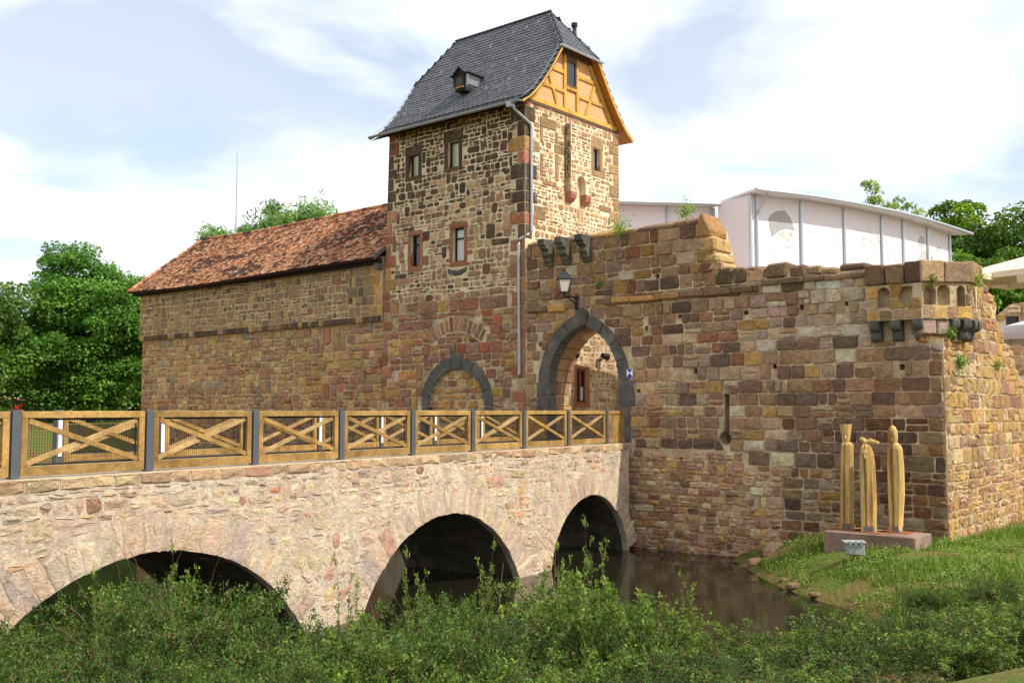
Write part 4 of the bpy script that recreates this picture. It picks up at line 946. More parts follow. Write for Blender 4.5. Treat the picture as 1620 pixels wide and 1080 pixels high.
for ue, uu_ in ((RR, -5.87), (RL, -11.36)):
    ln = math.hypot(uu_-ue, RZ-HZ); sv = np.array([*(W_*((uu_-ue)/ln)), (RZ-HZ)/ln]); nv = np.array([*(W_*((RZ-HZ)/ln*(1 if ue > -8 else -1))), abs(uu_-ue)/ln]); s = 0; k = 0
    while s < ln-.1:
        f = s/ln; hw = (3.25-th_)*(1-f)-.1; t = 3.25-hw+(.5 if k%2 else .0)*w
        while t < 3.25+hw: tile(m, RP(ue+(uu_-ue)*f, t, HZ+(RZ-HZ)*f), [*Q_, 0], sv, nv, w, e, rs, colr=slate_col(rs)); t += w
        s += e; k += 1
tag(m.build('roof_slates', M['slate'], tower, fix=False), kind='stuff')
m = MB(); m.tube([RP(-11.4,3.25,RZ+.02), RP(-5.85,3.25,RZ+.02)], .07, 8); m.build('ridge', M['slate_deck'], tower)
for ue, uu_ in ((RR, -5.87), (RL, -11.36)):
    for tt in (th_, TD-th_):
        m = MB(); m.tube([RP(ue, tt, HZ+.05), RP(uu_, 3.25, RZ+.03)], .04, 6); m.build('hip_ridge', M['slate_deck'], tower)
m = MB(); m.tube([RP(RR+.05,th_-.2,HZ-.06), RP(RR+.05,TD-th_+.2,HZ-.06)], .055, 8); m.build('gutter', M['zinc'], tower)
def half_pipe(m, a, b, r):
    a, b = Vector(a), Vector(b); t = (b-a).normalized(); x = t.cross(Vector((0,0,1))).normalized(); rows = []
    for q in (a, b):
        rows.append([tuple(q+x*math.cos(k)*r-Vector((0,0,1))*math.sin(k)*r) for k in np.linspace(0, math.pi, 9)]+[tuple(q+x*math.cos(k)*(r-.012)-Vector((0,0,1))*math.sin(k)*(r-.012)) for k in np.linspace(math.pi, 0, 9)])
    m.loft(rows)
m = MB(); half_pipe(m, RP(RL-.02,-.74,16.74), RP(RR-.02,-.74,16.72), .085); m.build('gutter', M['zinc'], tower)
# dormer
du, DB, DS, dtf = -8.62, 18.35, .68, .52
def DZ(z): return DB+(z-18.3)*DS
dorm = MB(); dorm.box(GATE, du-.42*DS, du+.42*DS, DB-.1, DZ(19.15), -2.0, -dtf-.02); dm = dorm.build('dormer', M['black_wood'], tower)
m = MB(); m.box(GATE, du-.28*DS, du+.28*DS, DZ(18.42), DZ(19.0), -dtf-.019, -dtf+.02); m.build('window_frame', M['brown_wood'], dm); m = MB(); m.box(GATE, du-.21*DS, du+.21*DS, DZ(18.48), DZ(18.95), -dtf+.021, -dtf+.028); m.build('pane', M['glass_dark'], dm)
m = MB(); m.box(GATE, du-.33*DS, du+.33*DS, DZ(18.3), DZ(18.41), -dtf-.018, -dtf+.05); m.build('sill', M['wood_rail'], dm)
for sg in (-1, 1):
    m = MB(); rows = []
    for x, z in ((0,19.62),(.2,19.42),(.38,19.26),(.52,19.16),(.7,19.1),(.92 if sg > 0 else .7,19.1)):
        rows.append([GATE.p(du+sg*x*DS, DZ(z), -dtf+.1), GATE.p(du+sg*x*DS, DZ(z), -2.2), GATE.p(du+sg*x*DS, DZ(z)+.05, -2.2), GATE.p(du+sg*x*DS, DZ(z)+.05, -dtf+.1)])
    m.loft(rows); m.build('dormer_roof', M['slate_deck'], dm)
    m = MB(); m.prism(GATE, [(du+sg*.43*DS,DZ(18.3)),(du+sg*.62*DS,DZ(18.5)),(du+sg*.7*DS,DZ(19.08)),(du+sg*.43*DS,DZ(19.15))][::sg], -1.6, -dtf-.06); m.build('dormer_cheek', M['zinc'] if sg > 0 else M['slate_deck'], dm)
m = MB(); m.prism(GATE, [(du-.42*DS,DZ(19.15)+.001),(du+.42*DS,DZ(19.15)+.001),(du,DZ(19.58))], -1.5, -dtf-.02); m.build('dormer_gable', M['black_wood'], dm)
# roof hooks, conductor wires, rods, vent
def surf(u, z, off=.06):
    s = min(np.linspace(0, seg[-1], 200), key=lambda q: abs(prof_at(q)[1]-z)); t, zz, a, b = prof_at(s); return RP(u, t+a*off, zz+b*off), np.array([*(Q_*a), b])
for u, z in ((-11.9,17.7),(-10.9,17.75),(-10.0,17.75),(-9.3,17.8),(-6.2,18.2),(-5.5,18.4),(-7.3,18.0),(-11.2,19.9),(-8.6,20.6),(-7.5,21.0),(-6.8,21.1),(-6.2,21.2),(-6.5,19.3)):
    p, nv = surf(u, z, .05); p = np.array(p); m = MB(); m.tube([p+np.array([*(W_*x), 0])*1+nv*y+np.array([0,0,zz]) for x, y, zz in ((0,0,.18),(0,.05,0),(0,.11,-.04),(.03,.15,.05))], .014, 5); m.build('roof_hook', M['zinc'], tower)
for ue in (RR-.12,):
    m = MB(); m.tube([surf(min(ue, ur(z)-.08), z, .09)[0] for z in np.linspace(16.85, 21.6, 14)], .013, 5); m.build('conductor_wire', M['wire_grey'], tower)
m = MB(); m.tube([surf(ul(z)+.06, z, .09)[0] for z in np.linspace(16.85, 19.6, 9)], .011, 5); m.build('conductor_wire', M['wire_grey'], tower)
m = MB(); m.tube([RP(RR+(-5.87-RR)*f+.08, 3.7+.5*(1-f), HZ+(RZ-HZ)*f+.08) for f in (1,.6,.3,.05)], .011, 5); m.build('conductor_wire', M['wire_grey'], tower)
for u in (-5.95, -11.3): m = MB(); m.tube([RP(u,3.25,RZ), RP(u,3.25,RZ+1.9)], .012, 5); m.build('lightning_rod', M['zinc'], tower)
m = MB(); m.tube([RP(-5.9,5.0,19.2), RP(-5.9,5.0,21.65)], .1, 12); m.tube([RP(-5.9,5.0,21.66), RP(-5.9,5.0,21.82)], .14, 12); m.build('vent_pipe', M['iron'], tower)
# downpipe
m = MB(); P = [RP(TU-.12,-.74,16.68), RP(TU-.02,-.6,16.4), RP(TU+.09,.2,16.0), RP(TU+.09,.28,15.8), RP(TU+.09,.28,11.75), RP(TU+.02,.1,11.6), RP(TU-.2,-.09,11.42), RP(TU-.25,-.1,11.25), RP(TU-.22,-.1,6.15), RP(TU-.3,-.2,5.98)]
m.tube(P, .062, 10); m.box(GATE, TU-.26, TU-.02, 16.5, 16.68, .6, .85)
dp = m.build('downpipe', M['zinc'], None, smooth=False); tag(dp, 'grey zinc downpipe running down the tower corner beside the gate', 'downpipe')

# ------------------------------------------------------------------ hall
rng = random.Random(53)
hall = thing('stone_hall', GATE.p(-22.5, 3.5, -4), 'long stone hall with weathered orange tiled roof left of the tower', 'building')
HL, HR_, HN, HZT = -32.7, -12.72, -.1, 11.55
m = MB(); m.prism(GATE, [(HL,-1),(HR_,-1),(HR_,8.66),(HL,8.66)], -8.6, HN); hlo = m.build('wall', M['mortar_hall'], hall)
m = MB(); m.prism(GATE, [(HL-.1,8.661),(HR_,8.661),(HR_,HZT),(HL-.1,HZT)], -8.5, HN+.14); hup = m.build('upper_wall', M['mortar_hall'], hall)
cut = MB(); cut.box(GATE, -14.9, -14.74, 9.75, 10.75, -.7, .3); cut.box(GATE, -14.98, -14.66, 9.55, 9.8, -.7, .3); carve(hup, cut)
HW = Wall(); lh = [[(-15.02,9.5),(-14.62,9.5),(-14.62,10.8),(-15.02,10.8)]]
HW.lay(GATE, coursed(HL-.08, HR_-2.2, 8.95, HZT-.1, (.15,.36), (.18,.55), rng, .18, .06, .2, .08), lambda u, v, r: pick(P_HUP, r), rng, mortar=.055, h=(.006,.03), n0=HN+.14, rnd=.28, rough=.016, jit=.012)
HW.lay(GATE, ashlar(HR_-2.2, HR_-.05, 8.95, HZT-.1, (.34,.5), (.35,.7), rng, .015, .08), lambda u, v, r: pick(P_OCHRE if u > -13.4 else P_HUP, r), rng, mortar=.04, h=(.01,.03), n0=HN+.14, holes=lh)
u = HL-.1
while u < HR_-.05:
    w = rng.uniform(.28,.55); b = min(u+w, HR_-.02); HW.stone(GATE, [(u+.015,8.67),(b-.015,8.67),(b-.015,8.93),(u+.015,8.93)], .05, pick(P_TOP if rng.random() < .7 else P_HUP, rng), rng, n0=HN+.14, named='ledge_stone'); u = b
HW.lay(GATE, coursed(HL+.02, -19, 2.9, 8.62, (.18,.4), (.22,.62), rng, .17, .06, .2, .1), lambda u, v, r: pick(P_RED if v < 6 and r.random() < .35 else P_HLOW, r), rng, mortar=.05, h=(.02,.07), n0=HN, rnd=.26, rough=.028, jit=.014)
HW.lay(GATE, coursed(-19, HR_-.05, 2.9, 8.62, (.24,.44), (.3,.72), rng, .1, .05, .2, .06), lambda u, v, r: pick(P_RED if (v < 7 and u > -17.5 and r.random() < .6) else P_HLOW, r), rng, mortar=.05, h=(.02,.075), n0=HN, rough=.032, jit=.016)
HW.finish(hlo, 300)
# roof
EZ, EN, RDZ, RDT = 11.42, .62, 15.05, 4.2      # eave height, overhang, ridge height, ridge depth
sl_ = math.hypot(RDT+EN, RDZ-EZ); hsv = np.array([*(Q_*((RDT+EN)/sl_)), (RDZ-EZ)/sl_]); hnv = np.array([*(-Q_*((RDZ-EZ)/sl_)), (RDT+EN)/sl_])
HRL, HRR = HL-.5, HR_+.1
def sag(u, s): return -.05*math.sin((u-HRL)/3.1)-.12*math.sin(math.pi*(u-HRL)/(HRR-HRL))
def HP(u, s, off=0.): q = C_+W_*u-Q_*EN; p = np.array([q[0], q[1], EZ+sag(u, s)])+hsv*s+hnv*off; return p
m = MB(); U = np.linspace(HRL+.04, HRR, 24)
m.loft([[tuple(HP(u, 0, -.02)), tuple(HP(u, sl_, -.02)), tuple(HP(u, sl_, -.12)), tuple(HP(u, 0, -.12))] for u in U]); m.build('roof_deck', M['clay_deck'], hall)
m = MB(); m.loft([[tuple(HP(u, sl_, -.02)), RP(u, 8.6+EN, EZ), RP(u, 8.6+EN, EZ-.1), tuple(HP(u, sl_, -.12))] for u in U]); m.build('rear_roof', M['clay_deck'], hall)
m = MB(); m.prism(Frame(C_+W_*(HL-.08), Q_), [(0,11.5),(8.4,11.5),(4.2,14.85)], -.2, .0); m.build('end_gable', M['mortar_hall'], hall)
m = MB(); m.box(GATE, HL-.4, HR_, 11.2, 11.42, HN+.145, HN+.45); m.build('eave_board', M['black_wood'], hall)
rs = random.Random(17); m = MB(); w, e = .185, .15; s = 0.; k = 0
CT = [H('#b67a55'), H('#a9704d'), H('#bf8d66'), H('#9a6248'), H('#c8a27e'), H('#94684f')]; CD = [H('#4f3a30'), H('#5d4436'), H('#6b4434'), H('#46362f')]
while s < sl_-.06:
    u = HRL+(.5 if k%2 else 0)*w
    while u < HRR:
        q = mnoise.noise(Vector((u*.28-s*.25, s*.55, 1.)))+.5*mnoise.noise(Vector((u*1.1, s*2., 4.)))+.16*((u-HRL)/(HRR-HRL))-.05
        c = rs.choice(CD) if rs.random() < (.7 if q > .36 else .45 if q > .2 else .2) else rs.choice(CT); kk = rs.uniform(.8, 1.2)
        tile(m, HP(u, s, rs.uniform(-.006,.008)), [*W_, 0], hsv, hnv, w, e, rs, th=.024, colr=tuple(x*kk for x in c)); u += w
    s += e; k += 1
tag(m.build('roof_tiles', M['clay'], hall, fix=False), kind='stuff')
u = HRL
while u < HRR-.1:
    m = MB(); a = HP(u, sl_, .02); b = HP(min(u+.4, HRR), sl_, .02); rr = []
    for p, r in ((a,.14),(b,.11)): rr.append([tuple(p+np.array([*(Q_*math.cos(x)*r), math.sin(x)*r-.03])) for x in np.linspace(-.3, math.pi+.3, 8)])
    m.loft(rr, closed=True, col=tuple(x*rs.uniform(.7,1.05) for x in rs.choice(CT[:4]+CD[:1]))); m.build('ridge_tile', M['clay'], hall); u += .38
s = .05
while s < sl_-.1:
    m = MB(); a = HP(HRL+.03, s, .03); b = HP(HRL+.03, s+.38, .03); rr = []
    for p, r in ((a,.13),(b,.1)): rr.append([tuple(p+np.array([*(W_*math.cos(x)*r), 0])+hnv*(math.sin(x)*r-.03)) for x in np.linspace(-.3, math.pi+.3, 8)])
    m.loft(rr, closed=True, col=tuple(x*rs.uniform(.7,1.05) for x in rs.choice(CT[:4]+CD[:1]))); m.build('verge_tile', M['clay'], hall); s += .36
m = MB(); m.beam(HP(HRR+.03, -.05, .02), HP(HRR+.03, 1.0, .04), .06, .16, up=hnv); m.build('verge_board', M['grey_wood'], hall)
m = MB(); m.box(GATE, HR_-.2, HR_+.02, 10.95, 11.2, 0, .35); m.build('bracket', M['grey_wood'], hall)
# ------------------------------------------------------------------ things on the walls
rng = random.Random(61)
Lz = 9.08; lu, ln = -2.12, .82
lan = thing('wall_lantern', GATE.p(lu, 8.45, 0), 'black iron lantern on a bracket above the gate arch', 'lantern')
m = MB(); m.box(GATE, lu-.07, lu+.07, 8.5, 9.02, .01, .09); m.build('wall_plate', M['iron'], lan, bevel=.015)
m = MB(); m.tube([GATE.p(lu,8.93,.09), GATE.p(lu,8.96,.4), GATE.p(lu,8.93,ln)], .03, 8); m.build('arm', M['iron'], lan)
m = MB(); m.tube([GATE.p(lu,8.56,.08), GATE.p(lu,8.68,.14), GATE.p(lu,8.8,.3), GATE.p(lu,8.87,.5), GATE.p(lu,8.92,.68)], .022, 8); m.build('scroll', M['iron'], lan)
m = MB(); m.tube([GATE.p(lu,8.86,ln), GATE.p(lu,8.93,ln), GATE.p(lu,9.0,ln), GATE.p(lu,9.1,ln)], [.02,.05,.035,.08], 8); m.build('stem', M['iron'], lan)
LF = Frame(np.array(GATE.p(lu,0,ln)[:2]), np.array([.995,.1]))
def sq(h, z): h *= .82; return [LF.p(-h,z,h), LF.p(h,z,h), LF.p(h,z,-h), LF.p(-h,z,-h)]
m = MB(); m.loft([sq(.16,9.1), sq(.27,9.52)]); m.build('glass', M['lamp_glass'], lan)
for a, b in ((-1,-1),(1,-1),(1,1),(-1,1)): m = MB(); m.beam(LF.p(a*.137,9.09,b*.137), LF.p(a*.23,9.53,b*.23), .025, .025); m.build('glazing_bar', M['iron'], lan)
m = MB(); m.loft([sq(.30,9.53), sq(.31,9.56), sq(.24,9.70), sq(.13,9.80), sq(.05,9.83), sq(.035,9.86), sq(.06,9.9), sq(.02,9.95)]); m.build('cap', M['iron'], lan)
m = MB(); m.loft([sq(.18,9.06), sq(.18,9.098)]); m.build('base', M['iron'], lan)
sgn = thing('shield_sign', GATE.p(.2, 5.9, .05), 'small blue and white shield sign beside the gate arch', 'sign')
sh = [(.09,6.24),(.33,6.24),(.33,5.98),(.21,5.86),(.09,5.98)]
m = MB(); m.prism(GATE, [(.09,5.98),(.21,5.86),(.33,5.98),(.33,6.24),(.09,6.24)], .05, .07); m.build('plate', M['sign_white'], sgn)
m = MB(); m.prism(GATE, [(.1,6.235),(.21,6.10),(.32,6.235)], .0705, .074); m.build('blue_field', M['sign_blue'], sgn)
m = MB(); m.prism(GATE, [(.1,5.985),(.21,5.87),(.32,5.985),(.21,6.095)], .0705, .074); m.build('blue_field', M['sign_blue'], sgn)
def spot(label, F, u, v, n):
    t = thing('spotlight', F.p(u, v, 0), label, 'spotlight', None)
    m = MB(); m.box(F, u-.05, u+.05, v-.25, v-.05, .035, .1); m.build('mount', M['zinc'], t)
    m = MB(); m.tube([F.p(u,v-.15,.1), F.p(u,v-.1,n-.05), F.p(u,v,n)], .02, 6); m.build('arm', M['iron'], t)
    m = MB(); m.tube([F.p(u-.18,v+.03,n), F.p(u+.16,v-.03,n+.05)], [.11,.15], 10); m.build('housing', M['black_plastic'], t)
spot('black spotlight on the sunlit wall seen through the gate', TSIDE, 4.9, 7.05, .3)
spot('black spotlight in the shade of the gate passage', PF, 1.3, 6.95, .25)
def unproj(px, py, F, n=0.):
    th = PITCH; d = np.array([(px-810), 1600*math.cos(th)+(py-540)*math.sin(th), 1600*math.sin(th)-(py-540)*math.cos(th)])
    o = F.o+F.N*n; k = (o@F.N)/(d[:2]@F.N); q = d*k; return float((q[:2]-F.o)@F.U), float(q[2]+CAMZ)

# ------------------------------------------------------------------ festival pavilion
pav = thing('tent_pavilion', (16, 49, 3.6), 'large white membrane pavilion printed with pale grey portraits behind the wall', 'pavilion')
pp = [(1190,44.),(1271,45.3),(1339.5,46.9),(1399,48.7),(1433,50.),(1472,51.9),(1507,54.)]
PL = [np.array([(x-810)/1600*d, d]) for x, d in pp]; PT = 14.25
PF_ = [Frame(a, b-a) for a, b in zip(PL[:-1], PL[1:])]
for F, a, b in zip(PF_, PL[:-1], PL[1:]):
    w = float(np.linalg.norm(b-a)); m = MB(); m.box(F, 0, w, 3.6, PT, -.03, 0); m.build('panel', M['canvas_white'], pav)
for F, a in zip(PF_, PL): m = MB(); m.tube([(*(a+F.N*.06), 3.6), (*(a+F.N*.06), PT)], .075, 8); m.build('post', M['aluminium'], pav)
m = MB(); m.tube([(*(PL[0]+PF_[0].U*.35+PF_[0].N*.08), 3.6), (*(PL[0]+PF_[0].U*.35+PF_[0].N*.08), PT)], .06, 8); m.build('post', M['aluminium'], pav)
m = MB(); m.tube([(*(PL[-1]+PF_[-1].N*.06), 3.6), (*(PL[-1]+PF_[-1].N*.06), PT)], .075, 8); m.build('post', M['aluminium'], pav)
back = np.array([9.45, 45.9]); F = Frame(back, PL[0]-back); m = MB(); m.box(F, 0, float(np.linalg.norm(PL[0]-back)), 3.6, PT, -.03, 0); m.build('panel', M['canvas_white'], pav)
nrm = [PF_[0].N]+[(a.N+b.N)/np.linalg.norm(a.N+b.N) for a, b in zip(PF_[:-1], PF_[1:])]+[PF_[-1].N]
ends = [PL[0]-PF_[0].U*.25]+PL[1:-1]+[PL[-1]+PF_[-1].U*1.3]
inn = [np.array([9.5,46.6])]+[p-n*4 for p, n in zip(ends[1:], nrm[1:])]
m = MB(); m.loft([[(*(p+n*.75), PT+.03), (*(p+n*.75), PT+.13), (*i_, PT+(.5 if k_ else .16)), (*i_, PT+(.4 if k_ else .06))] for k_, (p, n, i_) in enumerate(zip(ends, nrm, inn))]); m.build('roof', M['canvas_white'], pav)
m = MB(); m.tube([(*(p+n*.78), PT+.06) for p, n in zip(ends, nrm)], .09, 8); m.build('eave_rail', M['aluminium'], pav)
m = MB(); m.beam((*(PL[0]+PF_[0].N*.1+PF_[0].U*.3), PT-.9), (*(PL[0]+PF_[0].N*.6+PF_[0].U*.5), PT-.02), .07, .07); m.build('strut', M['aluminium'], pav)
m = MB()
e = PL[-1]; fu, fn = PF_[-1].U, PF_[-1].N
for k in range(3): m.beam((*(e+fu*.3-fn*.2), PT-.9-k*.45), (*(e+fu*1.0-fn*.2), PT-.9-k*.45), .05, .05)
for k in (.3, 1.0): m.beam((*(e+fu*k-fn*.2), PT-2.0), (*(e+fu*k-fn*.2), PT-.4), .05, .05)
m.build('truss', M['aluminium'], pav)
def X2(x, y): return (1180+x/4.263, 290+y/4.263)
def printed(k, pts, mt, dn, name='printed_figure'):
    F = PF_[k]; P = [unproj(*X2(*q), F) for q in pts]
    if area(P) < 0: P = P[::-1]
    m = MB(); m.prism(F, P, .001, dn); m.build(name, M[mt], pav)
def ell(cx, cy, rx, ry, n=18): return [(cx+rx*math.cos(2*math.pi*i/n), cy+ry*math.sin(2*math.pi*i/n)) for i in range(n)]
printed(0, [(128,560),(160,520),(195,490),(250,520),(310,512),(340,545),(350,562)], 'print_light', .004)
printed(0, ell(255,425,80,98), 'print_light', .008)
printed(0, [(185,430),(200,395),(320,395),(332,430),(322,490),(290,518),(250,522),(210,500)], 'canvas_white', .012)
printed(0, [(150,240),(170,208),(205,188),(262,184),(300,235),(330,318),(280,306),(230,318),(175,362),(160,300)], 'print_dark', .012)
for q in (ell(250,358,13,6,10), ell(302,352,13,6,10), ell(283,432,24,7,12)): printed(0, q, 'print_grey', .016)
printed(0, [(282,360),(290,395),(272,400)], 'print_grey', .014)
printed(0, [(225,340),(262,332),(262,340),(226,350)], 'print_grey', .016); printed(0, [(290,330),(318,336),(316,344),(290,338)], 'print_grey', .016)
def figure(k, x, y0, h, arms, mt='print_grey'):
    printed(k, ell(x, y0+h*.06, h*.05, h*.07, 12), mt, .004)
    printed(k, [(x-h*.1,y0+h*.16),(x+h*.1,y0+h*.16),(x+h*.08,y0+h*.5),(x+h*.1,y0+h),(x+h*.02,y0+h),(x,y0+h*.6),(x-h*.02,y0+h),(x-h*.11,y0+h),(x-h*.08,y0+h*.5)], 'print_light', .006)
    for ax, ay in arms: printed(k, [(x-4,y0+h*.18),(x+4,y0+h*.24),(ax+3,ay+4),(ax-3,ay)], mt, .008)
figure(2, 795, 365, 190, [(773,325)]); figure(2, 846, 380, 170, []); figure(2, 887, 350, 210, [(820,305),(930,372)]); figure(3, 955, 410, 150, []); figure(3, 1008, 425, 130, [(970,485)])
printed(4, [(1150,545),(1165,490),(1195,440),(1222,470),(1228,545)], 'print_grey', .004); printed(4, ell(1185,395,22,42), 'print_grey', .008)
printed(5, ell(1296,478,24,56), 'print_light', .004); printed(5, [(1275,470),(1285,428),(1312,430),(1320,470),(1300,450)], 'print_grey', .008)
wing = thing('tent_wing', (7, 46, 3.6), 'white membrane tent wing with a flat eave showing beside the tower', 'pavilion')
F = Frame(np.array([2.2,45.6]), np.array([7.25,.9])); m = MB(); m.box(F, 0, 7.3, 3.6, PT-.1, -.03, 0); m.build('panel', M['canvas_white'], wing)
for u in (2.4, 5.0, 7.1): m = MB(); m.tube([F.p(u,3.6,.07), F.p(u,PT-.1,.07)], .06, 8); m.build('post', M['aluminium'], wing)
m = MB(); m.loft([[F.p(u,PT-.1,.7), F.p(u,PT-.0,.7), F.p(u,PT+.35,-3), F.p(u,PT+.25,-3)] for u in (-.5,4.,7.35)]); m.build('roof', M['canvas_white'], wing)
m = MB(); m.tube([F.p(-.5,PT-.06,.73), F.p(7.35,PT-.06,.73)], .085, 8); m.build('eave_rail', M['aluminium'], wing)
# awning over the courtyard behind the gate
aw = thing('courtyard_awning', GATE.p(-.5, 3.6, -5), 'pale sail awning glimpsed through the top of the gate', 'awning')
m = MB(); m.loft([[GATE.p(-3.1,8.35,-2.6), GATE.p(1.6,9.4,-2.6), GATE.p(1.6,9.44,-2.6), GATE.p(-3.1,8.39,-2.6)], [GATE.p(-1.9,9.0,-9), GATE.p(2.2,9.8,-9), GATE.p(2.2,9.84,-9), GATE.p(-1.9,9.04,-9)]]); m.build('sail', M['canvas_white'], aw)
for u, n in ((1.6,-2.7),(2.2,-9)): m = MB(); m.tube([GATE.p(u,3.6,n), GATE.p(u,9.9,n)], .05, 8); m.build('pole', M['aluminium'], aw)

# ------------------------------------------------------------------ parasols, inner wall
def parasol(label, x, y, zt, half, drop, mt, ang_=0., base=6.2):
    t = thing('parasol', (x, y, base), label, 'parasol', None); c, s = math.cos(ang_), math.sin(ang_)
    def pt(a, b, z): return (x+a*c-b*s, y+a*s+b*c, z)
    R = [(half,half),(-half,half),(-half,-half),(half,-half)]
    m = MB(); v = [pt(0,0,zt)]+[pt(*q, zt-drop) for q in R]+[pt(*q, zt-drop-.22) for q in R]
    m.add(v, [(0,1,2),(0,2,3),(0,3,4),(0,4,1)]+[(1+i,5+i,5+(i+1)%4,1+(i+1)%4) for i in range(4)]); m.build('canopy', M[mt], t)
    m = MB(); m.tube([pt(0,0,base), pt(0,0,zt+.15)], .04, 8); m.build('pole', M['aluminium'], t)
    for q in R: m = MB(); m.beam(pt(0,0,zt-.05), pt(q[0]*.98,q[1]*.98,zt-drop-.03), .03, .03); m.build('rib', M['wood_rail'], t)
parasol('beige parasol with its peak just behind the corner turret', 15.9, 38.0, 10.45, 2.1, .72, 'canvas_beige', .6)
parasol('beige parasol at the right edge of the picture', 19.3, 37.4, 10.55, 2.0, .75, 'canvas_beige', .6)
parasol('low white parasol half hidden behind the broken right wall', 20.2, 39.5, 8.3, 1.7, .6, 'canvas_white', .6, base=5.2)
iw = thing('inner_wall', (26, 46, 3.6), 'low ruined inner wall with a dark window at the right edge', 'wall')
IF = Frame(np.array([21.6,46.2]), np.array([.95,-.3])); m = MB(); m.prism(IF, [(0,3.6),(9,3.6),(9,10.0),(5,9.9),(2.5,9.75),(1.2,9.6),(.6,9.1),(0,9.0)], -.8, 0); ic = m.build('wall', M['mortar_warm'], iw)
cut = MB(); cut.box(IF, .95, 1.5, 8.2, 9.05, -.4, .2); carve(ic, cut); m = MB(); m.box(IF, .96, 1.49, 8.21, 9.04, -.35, -.3); m.build('window', M['glass_dark'], iw)
IWL = Wall(); IWL.lay(IF, ashlar(.02, 8.9, 4.5, 9.9, (.3,.42), (.4,.8), rng, .02, .1), lambda u, v, r: pick(P_GATE, r), rng, h=(.01,.04), keep=lambda u, v: v < 9.0+min(u,1.5)*.55-.12, holes=[rect((.9,1.55,8.15,9.1))]); IWL.finish(ic, 60)

# ------------------------------------------------------------------ sculptures
PLF = Frame(np.array([8.85,29.02]), W_)      # u along the wall, -n towards the wall
m = MB(); m.box(PLF, 0, 2.55, .35, 1.38, -1.35, 0); pl = m.build('plinth', M['plinth'], None, bevel=.02); tag(pl, 'low reddish concrete plinth carrying three carved figures', 'plinth')
def carved(name, label, u, q, H_, prof_, head, rot=0., hat=None):
    o = C_*0+PLF.o+PLF.U*u+Q_*q; t = thing(name, (*o, 1.38), label, 'sculpture', None)
    fwd = np.array([-.45,-.9]); fwd = fwd/np.linalg.norm(fwd); c, s = math.cos(rot), math.sin(rot); fwd = np.array([fwd[0]*c-fwd[1]*s, fwd[0]*s+fwd[1]*c]); rt_ = np.array([-fwd[1], fwd[0]])*1.
    def pt(a, b, z): w = o+rt_*a+fwd*b; return (w[0], w[1], 1.40+z)
    rr = random.Random(int(u*100)); rings = []
    for z, hw, hd, sh in prof_:
        R = []
        for a, b in ((-1,-.75),(-1,.62),(-.9,.92),(-.5,1.0),(-.34,.55),(-.26,.5),(-.16,1.02),(.55,.98),(1,.45),(1,-.75),(.6,-1),(-.6,-1)):
            R.append(pt(sh+a*hw+rr.uniform(-.006,.006), b*hd+rr.uniform(-.006,.006), z*H_))
        rings.append(R)
    m = MB(); m.loft(rings); body = m.build('body', M['carved_wood'], t, bevel=.0)
    m = MB(); m.loft([[pt(sh+a*hw*1.05, b*hd*1.06, z) for a, b in ((-1,-.7),(-1,.35),(-.6,.97),(.55,.97),(1,.3),(1,-.7),(.55,-1.01),(-.55,-1.01))] for z, (hw, hd, sh) in ((-.02,(prof_[0][1],prof_[0][2],prof_[0][3])),(.16,(prof_[0][1],prof_[0][2],prof_[0][3])))]); m.build('weathered_foot', M['grey_wood'], t)
    m = MB(); hz, hw, hd, hh, sh = head; rings = []
    for f, k in ((0,.55),(.08,.72),(.25,.95),(.5,1.0),(.75,.9),(.92,.6),(1,.2)) if hat != 'flat' else ((0,.6),(.15,.8),(.4,.9),(.7,1.05),(1,1.2)):
        rings.append([pt(sh+math.cos(x)*hw*k, math.sin(x)*hd*k, hz+f*hh) for x in np.linspace(0, 2*math.pi, 13)[:-1]])
    m.loft(rings); m.build('head', M['carved_wood'], t, smooth=hat != 'flat')
    # carved face: recessed hood edge, nose, brows
    fz = hz+hh*.42
    m = MB(); m.add([pt(sh-.035,hd*.93,fz-.09), pt(sh+.035,hd*.93,fz-.09), pt(sh+.012,hd*.98,fz+.06), pt(sh-.012,hd*.98,fz+.06), pt(sh,hd+.045,fz-.07)], [(0,1,4),(1,2,4),(2,3,4),(3,0,4),(0,3,2,1)]); m.build('nose', M['carved_wood'], t)
    for sg in (-1, 1): m = MB(); m.tube([pt(sh+sg*.02,hd*.97,fz+.06), pt(sh+sg*.075,hd*.86,fz+.045)], .012, 5); m.build('brow', M['wood_rail'], t)
    m = MB(); m.tube([pt(sh-.035,hd*.93,fz-.13), pt(sh,hd*.99,fz-.135), pt(sh+.035,hd*.93,fz-.13)], .009, 5); m.build('mouth', M['wood_rail'], t)
    return t, pt
PA = [(0,.165,.15,-.03),(.2,.17,.15,-.02),(.45,.165,.145,.0),(.7,.165,.14,.02),(.8,.155,.14,.03),(.825,.1,.1,.02)]
carved('carved_figure', 'tall carved wooden figure with a flat squared head, leftmost on the plinth', .42, .72, 3.0, PA, (2.44,.145,.13,.54,.0), hat='flat')
PB = [(0,.205,.18,0),(.25,.215,.18,.01),(.55,.215,.17,.01),(.75,.205,.16,.0),(.86,.175,.15,-.01),(.93,.13,.12,-.02),(.965,.06,.06,-.02)]
t, pt = carved('carved_figure', 'shortest carved wooden figure with a bird on its head, middle of the plinth', 1.1, .52, 2.55, PB, (1.98,.085,.165,.36,-.06), rot=.1)
